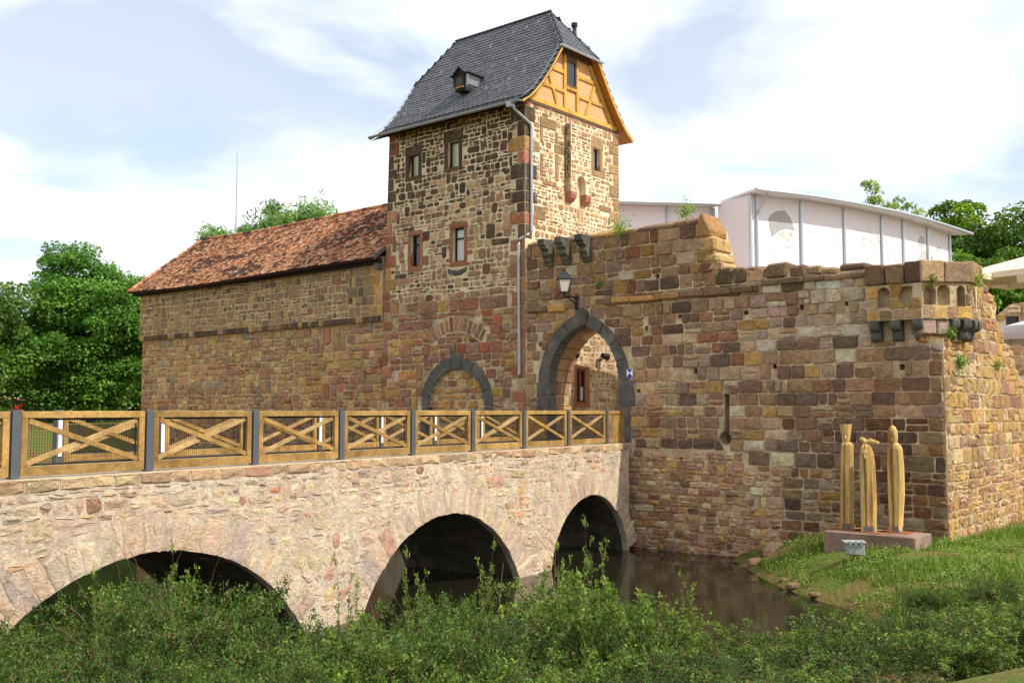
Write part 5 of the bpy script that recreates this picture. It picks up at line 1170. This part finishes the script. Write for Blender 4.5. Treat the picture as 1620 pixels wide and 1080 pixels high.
m = MB(); m.loft([[pt(a+dx*.0, b, z) for a, b, z in ((x,-.05*k,zz-.045*k),(x,.05*k,zz-.045*k),(x,.06*k,zz),(x,.04*k,zz+.05*k),(x,-.04*k,zz+.05*k),(x,-.06*k,zz))] for x, zz, k, dx in ((-.2,2.56,.4,0),(-.16,2.57,1.5,0),(-.08,2.54,1.7,0),(.0,2.5,1.3,0),(.1,2.52,1.5,0),(.2,2.5,1.2,0),(.34,2.46,.9,0))]); m.build('bird', M['carved_wood'], t)
PC = [(0,.16,.15,0),(.15,.18,.16,.01),(.35,.205,.165,.03),(.6,.21,.16,.03),(.78,.19,.155,.02),(.82,.15,.13,.01),(.84,.09,.09,0)]
carved('carved_figure', 'tall carved wooden figure with a rounded hood, rightmost on the plinth', 1.72, .92, 2.95, PC, (2.38,.14,.145,.58,-.03), rot=-.05)
for u, q in ((.42,.72),(1.1,.52),(1.72,.92)):
    m = MB(); m.box(PLF, u-.42, u+.42, 1.383, 1.398, -q-.3, -q+.3); o = m.build('steel_plate', M['rust'], pl)
fl = thing('floodlight', (9.1, 27.2, .8), 'grey floodlight standing in the grass before the plinth', 'floodlight')
LF = Frame(np.array([9.1,27.2]), np.array([.97,-.1])); m = MB()
m.loft([[LF.p(-.24,.98,.12), LF.p(.26,.94,.12), LF.p(.22,.9,-.2), LF.p(-.2,.93,-.2)], [LF.p(-.27,1.32,.14), LF.p(.24,1.27,.14), LF.p(.2,1.25,-.16), LF.p(-.22,1.29,-.16)]]); m.build('housing', M['flood_grey'], fl, bevel=.03)
m = MB(); m.box(LF, -.3, .27, 1.28, 1.33, -.2, .19); m.build('lid', M['flood_grey'], fl, bevel=.01)
for a in (-.15, .0, .14): m = MB(); m.box(LF, a-.03, a+.03, 1.22, 1.335, .19, .21); m.build('clip', M['zinc'], fl)
m = MB(); m.tube([LF.p(-.02,.6,0), LF.p(-.02,.96,0)], .03, 6); m.build('spike', M['iron'], fl)
m = MB(); F = Frame(np.array([14.9,29.2]), W_); m.box(F, 0, .9, .85, 1.25, -.4, 0); m.box(F, .05, .2, .5, .86, -.35, -.05); m.box(F, .7, .85, .5, .86, -.35, -.05)
# flag pole behind hall
fp = thing('mast', (-19.0, 70., 3.6), 'thin white mast rising behind the hall roof', 'mast'); m = MB(); m.tube([(-19.3,70,3.6),(-19.3,70,16),(-19.3,70,22.8)], [.09,.07,.02], 8); m.build('pole', M['zinc'], fp); m = MB(); m.tube([(-19.3,70,3.6),(-19.3,70,4.1)], .14, 8); m.build('base', M['zinc'], fp)
# parked cars far left
def car(label, x, y, mt, rot):
    z = ground_z(x, y)-.0; t = thing('parked_car', (x, y, z), label, 'car', None); F = Frame(np.array([x,y]), np.array([math.cos(rot), math.sin(rot)]))
    sec = [(-2.1,.35),(2.1,.35),(2.15,.75),(1.3,.92),(.7,1.42),(-1.2,1.45),(-1.85,.95),(-2.15,.85)]
    m = MB(); m.prism(F, [(a, z+b) for a, b in sec], -.85, .85); m.build('body', M[mt], t, bevel=.07)
    m = MB(); m.prism(F, [(a, z+b) for a, b in ((-1.5,.98),(1.05,.98),(.62,1.34),(-1.1,1.36))], -.858, .858); m.build('window', M['glass_dark'], t)
    for a in (-1.35, 1.35):
        for n in (-.8, .8): m = MB(); m.tube([F.p(a,z+.32,n-.1), F.p(a,z+.32,n+.1)], .32, 14); m.build('wheel', M['black_plastic'], t)
car('pale parked car below the big tree at far left', -40.5, 99, 'car_white', .3); car('red parked car at the far left edge', -48.6, 99, 'car_red', .2)

# ------------------------------------------------------------------ foliage
def leaf_obj(name, P, Nn, Ln, Wd, Cc, parent=None, mt='leaf', seed=1, kind=None):
    n = len(P); g = np.random.default_rng(seed); r = g.normal(size=(n, 3)); T = r-(r*Nn).sum(1, keepdims=True)*Nn; T /= np.linalg.norm(T, axis=1, keepdims=True)+1e-9; B = np.cross(Nn, T)
    Ln = np.asarray(Ln).reshape(-1, 1); Wd = np.asarray(Wd).reshape(-1, 1)
    V = np.empty((n, 4, 3), np.float32); V[:,0] = P-T*Ln*.5; V[:,1] = P+B*Wd*.5+Nn*Wd*.15; V[:,2] = P+T*Ln*.5; V[:,3] = P-B*Wd*.5+Nn*Wd*.15
    return quads(name, V, np.repeat(Cc[:,None,:], 4, 1), parent, mt, kind)
def quads(name, V, Cc, parent, mt, kind=None):
    n = len(V); me = bpy.data.meshes.new(name); me.vertices.add(4*n); me.vertices.foreach_set('co', V.astype(np.float32).ravel()); me.loops.add(4*n); me.loops.foreach_set('vertex_index', np.arange(4*n, dtype=np.int32)); me.polygons.add(n); me.polygons.foreach_set('loop_start', np.arange(0, 4*n, 4, dtype=np.int32))
    me.update(calc_edges=True); at = me.attributes.new('col', 'FLOAT_COLOR', 'POINT'); a = np.ones((4*n, 4), np.float32); a[:,:3] = Cc.reshape(-1, 3); at.data.foreach_set('color', a.ravel())
    me.materials.append(M[mt]); o = bpy.data.objects.new(name, me); link(o, parent)
    if kind: o['kind'] = kind
    return o
def unit(a): return a/(np.linalg.norm(a, axis=-1, keepdims=True)+1e-9)
def tree(name, label, base, top, cz, rx, rz, seed, cols, leaf=.3, nclump=150, per=240, cr=.24, trunk=.3, droop=0., group=None, lean=0., ry=None):
    g = np.random.default_rng(seed); x, y, zb = base; t = thing(name, base, label, 'tree', group); ry = ry or rx
    d = unit(g.normal(size=(nclump, 3))); rad = .35+.6*g.random((nclump, 1))**.45; rad *= 1+.22*np.sin(d[:,:1]*3+seed)*np.cos(d[:,2:]*4+seed*.7)
    cen = np.array([x+lean, y, cz])+d*rad*np.array([rx, ry, rz]); cs = cr*min(rx, rz)*g.uniform(.6, 1.3, (nclump, 1))
    P = []; Nn = []; Cc = []
    cb = np.array([H(c) for c in cols])
    for k in range(nclump):
        dd = unit(g.normal(size=(per, 3))); dd[:,2] = np.where(g.random(per) < .7, np.abs(dd[:,2]), dd[:,2]); q = cen[k]+dd*cs[k]*(.35+.75*g.random((per, 1))**.6)*np.array([1.1,1.1,.85]); q[:,2] -= droop*g.random(per)*cs[k]*2
        P.append(q); Nn.append(unit(dd*.5+np.array([0,0,.55])+g.normal(size=(per, 3))*.55)); c = cb[g.integers(len(cb))]*g.uniform(.8, 1.25); Cc.append(c*g.uniform(.75, 1.3, (per, 1)))
    P = np.concatenate(P); Nn = np.concatenate(Nn); Cc = np.concatenate(Cc); ln = leaf*g.uniform(.6, 1.3, len(P))
    leaf_obj('crown', P, Nn, ln*(1.0+droop), ln*(.62 if droop == 0 else .25), np.clip(Cc, 0, .6), t, seed=seed, kind=None)
    m = MB(); rr = random.Random(seed); pts = [Vector((x, y, zb-.3)), Vector((x+lean*.2, y, zb+(cz-zb)*.4)), Vector((x+lean*.6, y, zb+(cz-zb)*.75)), Vector((x+lean, y, cz+rz*.3))]; m.tube(pts, [trunk*1.25, trunk, trunk*.75, trunk*.3], 8)
    for k in range(9):
        a = rr.random()*6.28; f = rr.uniform(.3, .8); s = pts[1].lerp(pts[3], f); e = cen[rr.randrange(nclump)]; mid = s.lerp(Vector(e), .5)+Vector((0, 0, .4)); m.tube([s, mid, Vector(e)], [trunk*.4, trunk*.25, trunk*.08], 6)
    m.build('trunk', M['bark'], t)
    return t
GR = ['#56802e','#648c36','#4a7028','#70963e','#527a30']
GD = ['#476b28','#52752c','#3f6024','#5e8034']
tree('broadleaf_tree', 'large bright green broadleaf tree standing left of the hall', (-29.3,70,3.9), 0, 9.5, 5.0, 6.0, 3, GR, .24, 380, 260, .19, .34)
tree('broadleaf_tree', 'olive green tree cut by the left edge', (-34.6,64,3.8), 0, 8.6, 4.3, 5.0, 9, ['#577a30','#5f7e34','#4c6c2a','#677c38'], .28, 130, 220, .24, .32)
for i, (x, y, cz, rx, rz, lb) in enumerate(((-27.5,84,7.4,5,3.6,'dark green tree behind the big tree, just left of the hall corner'),(-38,88,8.2,6,5.5,'dark tree filling the gap between the two left trees'),(-33,95,6.8,7,3.6,'low dark tree deep behind the parked cars'),(-45,80,8,6,6,'dark tree far behind the left edge'))):
    tree('background_tree', lb, (x,y,4), 0, cz, rx, rz, 20+i, GD, .38, 90, 200, .26, .3)
tree('willow_tree', 'grey green willow rising behind the hall roof', (-19.4,82,3.8), 0, 16.0, 6.4, 6.0, 31, ['#6c8a4c','#7a9656','#5d7c40','#86a060'],   .42, 260, 300, .2, .4, droop=.5)
tree('broadleaf_tree', 'yellow green tree behind the right end of the pavilion', (35.3,78,3.6), 0, 15.8, 3.1, 5.2, 41, ['#7d9a30','#6f8c2a','#8aa43a','#5f7c26'], .32, 120, 220, .25, .35)
tree('broadleaf_tree', 'dark green tree above the parasols at the right edge', (35.5,70,3.6), 0, 13.2, 5.2, 5.4, 47, ['#5b7a28','#4d6b22','#6c8630','#3f5a1e'], .32, 150, 220, .24, .4)
tree('broadleaf_tree', 'green tree between the right edge and the pavilion truss', (30.5,66,3.6), 0, 11.3, 3.6, 4.2, 49, ['#5d7f28','#4d6b22','#6c8a30'], .3, 100, 220, .24, .35)
tree('sapling_tree', 'thin treetop peeking over the middle of the pavilion roof', (31.6,88,3.6), 0, 21.3, 2.0, 3.0, 43, ['#8d9f58','#7d9048','#9aa866'], .3, 40, 60, .35, .15)
tree('sapling_tree', 'thin treetop peeking over the pavilion roof further right', (35.0,89,3.6), 0, 20.8, 1.6, 2.6, 44, ['#8d9f58','#7d9048','#9aa866'], .3, 30, 60, .35, .15)

# shrubs of the near bank
def shrub_proto(seed, stems, reach, height, nleaf, leaf, cols, upright=0.):
    g = np.random.default_rng(seed); rr = random.Random(seed); mb = MB(); P = []; Nn = []; Cc = []; cb = np.array([H(c) for c in cols]); pl_ = []
    for k in range(stems):
        a = rr.random()*6.283; out = reach*rr.uniform(.25, 1.0)**.8*(1-upright*.75); hgt = height*rr.uniform(.5, 1.12)*(1.0-.2*(out/reach)) ; b0 = np.array([rr.uniform(-.25,.25)*reach, rr.uniform(-.25,.25)*reach, -.1])
        bend = rr.uniform(.8, 1.6); pts = []
        for s in np.linspace(0, 1, 8):
            pts.append(b0+np.array([math.cos(a)*out*s**bend, math.sin(a)*out*s**bend, hgt*(1-(1-s)**1.6)-(.12*out*s**4 if not upright else 0)])+np.array([rr.uniform(-.02,.02) for _ in range(3)])*s)
        mb.tube(pts, [.006*(1-.8*i/7)+.001 for i in range(8)], 3, cap=False); pl_.append(np.array(pts))
    for k in range(3 if not upright else 0):
        a = rr.random()*6.283; o_ = reach*rr.uniform(.3, .9); h_ = height*rr.uniform(.8, 1.15); mb.tube([(math.cos(a)*o_*s, math.sin(a)*o_*s, h_*(1-(1-s)**1.4)) for s in np.linspace(0, 1, 6)], [.004*(1-.7*i/5) for i in range(6)], 3, cap=False)
    per = nleaf//stems
    for pts in pl_:
        nt_ = per//14
        for q in range(nt_):    # side twigs
            s = .18+.82*(q+rr.random())/nt_; f = s*7; i = min(6, int(f)); p = pts[i]+(pts[i+1]-pts[i])*(f-i); dr = unit(g.normal(size=3)+np.array([0,0,.5])); ln = .26*(1.15-s)*rr.uniform(.6, 1.4)*reach
            e = p+dr*ln
            if rr.random() < .3: mb.tube([p, e], [.002,.0008], 3, cap=False)
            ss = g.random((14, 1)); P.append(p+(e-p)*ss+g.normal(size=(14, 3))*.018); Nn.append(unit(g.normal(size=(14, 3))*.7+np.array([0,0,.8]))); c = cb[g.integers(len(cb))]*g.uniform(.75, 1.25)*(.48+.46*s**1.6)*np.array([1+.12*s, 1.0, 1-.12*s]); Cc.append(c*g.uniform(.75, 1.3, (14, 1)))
    P = np.concatenate(P); Nn = np.concatenate(Nn); Cc = np.concatenate(Cc); lf = leaf*g.uniform(.6, 1.35, len(P))
    fo = leaf_obj('foliage', P, Nn, lf*1.35, lf*.75, np.clip(Cc, 0, .5), None, seed=seed); st = mb.build('stems', M['twig'], None, fix=False)
    fm, sm = fo.data, st.data; bpy.data.objects.remove(fo); bpy.data.objects.remove(st); return fm, sm
SG = ['#4e6e2a','#5a7832','#3f5c22','#68823c','#4a6a2e']
SG2 = ['#3f5c26','#4a682c','#567436','#33501e']
SG3 = ['#5f7c30','#6d8838','#4f6c26','#7a9046','#587834']
PROT = [shrub_proto(101, 70, 1.0, 1.0, 22000, .021, SG), shrub_proto(102, 50, 1.0, 1.0, 13000, .027, SG3), shrub_proto(103, 80, 1.0, .9, 24000, .018, SG2), shrub_proto(104, 9, .55, 1.25, 1100, .024, ['#7d9a46','#8ba552','#6d8a3c'], .75), shrub_proto(105, 40, 1.1, .8, 9000, .024, SG2+['#6f8a3a'])]
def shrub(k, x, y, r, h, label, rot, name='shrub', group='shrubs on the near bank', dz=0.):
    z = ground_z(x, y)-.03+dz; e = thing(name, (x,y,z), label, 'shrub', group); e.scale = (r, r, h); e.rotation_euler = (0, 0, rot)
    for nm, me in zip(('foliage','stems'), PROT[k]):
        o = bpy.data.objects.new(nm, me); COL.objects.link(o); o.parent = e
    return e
rg = random.Random(77)
def zt(y, yp): return CAMZ-(yp-648)/1600*y
SKY = [(-60,985),(0,972),(100,958),(200,930),(300,905),(400,912),(470,935),(560,925),(640,922),(700,908),(800,918),(870,915),(950,885),(1000,940),(1060,948),(1120,960),(1200,962),(1300,940),(1400,930),(1500,910),(1600,890),(1700,880)]
def skyl(px): return float(np.interp(px, [q[0] for q in SKY], [q[1] for q in SKY]))
LBL = ['left','centre left','centre','right']
cnt = 0; seen = {}
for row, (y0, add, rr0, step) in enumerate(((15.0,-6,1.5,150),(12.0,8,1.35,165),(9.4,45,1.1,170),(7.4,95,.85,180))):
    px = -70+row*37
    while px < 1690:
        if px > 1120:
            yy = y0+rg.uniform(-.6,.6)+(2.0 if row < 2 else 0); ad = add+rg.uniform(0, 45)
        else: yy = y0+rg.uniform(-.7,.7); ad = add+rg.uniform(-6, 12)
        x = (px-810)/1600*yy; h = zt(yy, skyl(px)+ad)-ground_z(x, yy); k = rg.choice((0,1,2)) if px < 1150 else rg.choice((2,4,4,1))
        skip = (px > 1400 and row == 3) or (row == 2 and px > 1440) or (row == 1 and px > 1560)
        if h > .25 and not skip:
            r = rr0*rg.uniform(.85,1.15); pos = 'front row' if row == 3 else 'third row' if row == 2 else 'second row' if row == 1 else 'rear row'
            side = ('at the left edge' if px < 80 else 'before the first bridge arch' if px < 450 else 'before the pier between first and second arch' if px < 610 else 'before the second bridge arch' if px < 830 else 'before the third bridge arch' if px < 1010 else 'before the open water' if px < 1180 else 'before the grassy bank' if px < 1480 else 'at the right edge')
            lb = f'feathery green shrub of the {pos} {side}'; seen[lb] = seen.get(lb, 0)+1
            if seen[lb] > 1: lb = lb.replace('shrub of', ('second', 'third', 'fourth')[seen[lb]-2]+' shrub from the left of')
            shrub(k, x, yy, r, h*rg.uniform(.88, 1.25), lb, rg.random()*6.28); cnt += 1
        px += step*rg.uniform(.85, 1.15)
for px, yy, yp, lb in ((945,14.2,832,'tall slender shoot rising before the third bridge arch'),(885,13.6,862,'slender shoot left of the third bridge arch'),(770,13.0,868,'slender shoot before the second bridge arch'),(300,12.2,872,'arching shoot before the first bridge arch'),(165,12.5,905,'thin shoot near the left edge before the first arch'),(560,12.6,888,'thin shoot before the first bridge pier'),(1085,15.2,905,'pale shoot standing before the open water'),(660,12.8,880,'slender shoot at the left foot of the second arch'),(1420,15.5,890,'thin shoot in front of the floodlight bank'),(1560,15.0,868,'thin shoot near the right edge of the bank')):
    x = (px-810)/1600*yy; h = zt(yy, yp)-ground_z(x, yy); shrub(3, x, yy, .75, h/1.08, lb, rg.random()*6.28, 'sapling', 'tall shoots among the shrubs')

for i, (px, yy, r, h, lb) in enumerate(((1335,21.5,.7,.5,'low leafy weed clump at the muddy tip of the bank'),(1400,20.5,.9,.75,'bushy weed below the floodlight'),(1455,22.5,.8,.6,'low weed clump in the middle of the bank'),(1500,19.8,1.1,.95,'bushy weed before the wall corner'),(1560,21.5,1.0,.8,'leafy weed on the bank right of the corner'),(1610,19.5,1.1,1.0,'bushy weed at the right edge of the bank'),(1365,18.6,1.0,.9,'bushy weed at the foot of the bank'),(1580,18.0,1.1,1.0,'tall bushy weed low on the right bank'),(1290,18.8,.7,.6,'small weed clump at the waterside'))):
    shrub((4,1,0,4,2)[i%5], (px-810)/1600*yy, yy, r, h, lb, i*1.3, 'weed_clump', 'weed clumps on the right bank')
# grass and weeds on the right bank
g = np.random.default_rng(9)
n = 130000; X = g.uniform(6.8, 19, n); Y = g.uniform(20.5, 33.5, n)
dm_ = np.array([mnoise.noise(Vector((a*.55, b*.55, 2.)))+.4*mnoise.noise(Vector((a*1.9, b*1.9, 6.))) for a, b in zip(X, Y)])
rel = np.stack([X, Y], 1)-C_; uu = rel@W_; qq = rel@Q_
ok = (dm_+.25*(g.random(n)-.5) > -.06) & (qq < -.3) | ((uu > CU+.2) & (dm_ > -.05)); inpl = (uu > (PLF.o-C_)@W_-.05) & (uu < (PLF.o-C_)@W_+2.6) & (qq > (PLF.o-C_)@Q_-.03) & (qq < (PLF.o-C_)@Q_+1.38)
ok &= ~inpl; ok &= ~((uu < CU) & (qq > -.12)); X, Y = X[ok], Y[ok]
Z = np.array([ground_z(a, b) for a, b in zip(X, Y)]); dmo = np.array([moat_d(a, b) for a, b in zip(X, Y)]); k = dmo > .25; X, Y, Z = X[k], Y[k], Z[k]; n = len(X)
base = np.stack([X, Y, Z-.01], 1); hgt = g.uniform(.03, .10, n)*(1+1.6*(g.random(n) < .12))*(.8+.9*np.clip(dm_[ok][k]+.2, 0, 1)); az = g.uniform(0, 6.28, n); wd = g.uniform(.008, .02, n); sd = np.stack([np.cos(az), np.sin(az), np.zeros(n)], 1); ld = np.stack([-np.sin(az), np.cos(az), np.zeros(n)], 1)*(hgt*g.uniform(.1, .7, n))[:,None]
V = np.empty((n, 4, 3)); V[:,0] = base-sd*wd[:,None]; V[:,1] = base+sd*wd[:,None]; tip = base+ld+np.array([0,0,1])*hgt[:,None]; V[:,2] = tip+sd*wd[:,None]*.3; V[:,3] = tip-sd*wd[:,None]*.3
cg = np.array([H(c) for c in ('#6f8a34','#7d953e','#61792c','#8f9a4c','#56702a')]); Cc = cg[g.integers(5, size=n)]*g.uniform(.8, 1.2, (n, 1))
o = quads('grass', V, np.repeat(Cc[:,None,:], 4, 1), None, 'leaf'); tag(o, 'short bright grass covering the bank below the wall', 'grass', kind='stuff')
n = 7000; X = g.uniform(7.2, 17, n); Y = g.uniform(21, 31, n); rel = np.stack([X, Y], 1)-C_; ok = ((rel@Q_) < -.3); X, Y = X[ok], Y[ok]; cl = np.array([mnoise.noise(Vector((a*.9+7, b*.9, 3.))) for a, b in zip(X, Y)]) +.3*(g.random(len(X))-.5) > .16; X, Y = X[cl], Y[cl]
rel = np.stack([X, Y], 1)-C_; uu = rel@W_; qq = rel@Q_; inpl = (uu > (PLF.o-C_)@W_-.1) & (uu < (PLF.o-C_)@W_+2.65) & (qq > (PLF.o-C_)@Q_-.1); X, Y = X[~inpl], Y[~inpl]
P = np.stack([X, Y, np.array([ground_z(a, b) for a, b in zip(X, Y)])], 1); P = P[np.array([moat_d(a, b) for a, b in zip(P[:,0], P[:,1])]) > .1]
P = np.repeat(P, 7, 0); P += np.stack([g.normal(size=len(P))*.09, g.normal(size=len(P))*.09, g.uniform(.02, .22, len(P))], 1); n = len(P)
cg = np.array([H(c) for c in ('#728c38','#809844','#617c2e','#93a055')]); o = leaf_obj('weeds', P, unit(g.normal(size=(n, 3))*.5+np.array([0,0,1.])), g.uniform(.03, .085, n), g.uniform(.02, .05, n), cg[g.integers(4, size=n)]*g.uniform(.8, 1.2, (n, 1)), None, seed=5); tag(o, 'leafy weeds scattered over the grassy bank', 'weeds', kind='stuff')
rs = random.Random(88)
for k, (px, py, sz) in enumerate(((1192,852,.55),(1204,866,.5),(1182,868,.42),(1236,916,.3),(1251,924,.45),(1283,936,.36))):
    z_ = .45 if k < 3 else .08; t_ = (CAMZ-z_)/((py-648)/1600.); x, y = (px-810)/1600*t_, t_
    if k < 3: x -= .0; y = min(y, 31.6-k*.3)
    g2 = ground_z(x, y); rr_ = []
    for zz, kk in ((-.35,.9),(-.05,1.),(.28,.85),(.4,.5)):
        rr_.append([(x+math.cos(a)*sz*.6*kk*rs.uniform(.8,1.15), y+math.sin(a)*sz*.45*kk*rs.uniform(.8,1.15), max(g2, 0)+zz*sz*(.9 if k < 3 else .45)) for a in np.linspace(0, 6.283, 9)[:-1]])
    m = MB(); m.loft(rr_, col=pick(P_GATE if k < 3 else P_DARKTOP, rs)); o = m.build('fallen_block' if k < 3 else 'shore_stone', M['stone'], None, bevel=.02)
    if k < 3: tag(o, ('uppermost fallen ochre block between wall and grassy bank','middle fallen block between wall and grassy bank','lowest fallen block at the water beside the wall')[k], 'stone block', 'fallen blocks by the wall')
    else: tag(o, ('flat dark stone at the waterline, nearest the castle wall','largest flat stone at the waterline, middle of three','flat dark stone at the waterline, nearest the shrubs')[k-3], 'stone', 'flat stones at the waterline')
# plants on the walls
def tuft(label, F, u, v, nn, r, n_, seed, cols=('#6f9433','#84a83e','#5d8028')):
    g = np.random.default_rng(seed); c = np.array(F.p(u, v, nn)); t = thing('wall_plant', tuple(c), label, 'plant', None); P = c+g.normal(size=(n_, 3))*np.array([.5,.5,.45])*r; P[:,2] += r*.3
    cb = np.array([H(q) for q in cols]); leaf_obj('foliage', P, unit(g.normal(size=(n_, 3))+np.array([-.2,-.4,.6])), g.uniform(.07, .14, n_), g.uniform(.03, .06, n_), cb[g.integers(len(cb), size=n_)]*g.uniform(.8, 1.25, (n_, 1)), t, seed=seed)
    m = MB(); rr = random.Random(seed)
    for k in range(6): m.tube([tuple(c+np.array([0,0,-.05])), tuple(c+np.array([rr.uniform(-.5,.5)*r, rr.uniform(-.5,.5)*r, rr.uniform(.2,.8)*r]))], [.012,.004], 4)
    m.build('stems', M['twig'], t)
tuft('bright green bush growing on the wall top near the tower', GATE, -.15, 11.25, .1, .42, 320, 3); tuft('small green bush on the broken high end of the wall', GATE, 2.55, 11.5, .1, .36, 240, 4)
tuft('tiny fern on the wall right of the lantern', GATE, -1.1, 9.3, .08, .13, 60, 5); tuft('ivy trailing over the turret right edge', FAC[2], .2, 8.5, .12, .3, 200, 6, ('#9aa838','#7f9a34')); tuft('moss clump under the turret coping', FAC[1], .3, 8.46, .08, .2, 120, 7, ('#7d7a30','#6a7a2c'))
tuft('dark fern hanging below the turret on the right face', RSIDE, 1.2, 6.1, .08, .26, 200, 8, ('#4f7a2a','#5f8a30')); tuft('green tuft in the broken right wall', RSIDE, 5.2, 6.2, .06, .2, 120, 9, ('#5f8a30','#7a8a2c')); tuft('small weed on the lower turret corbels', FAC[1], .9, 7.0, .02, .16, 80, 10)
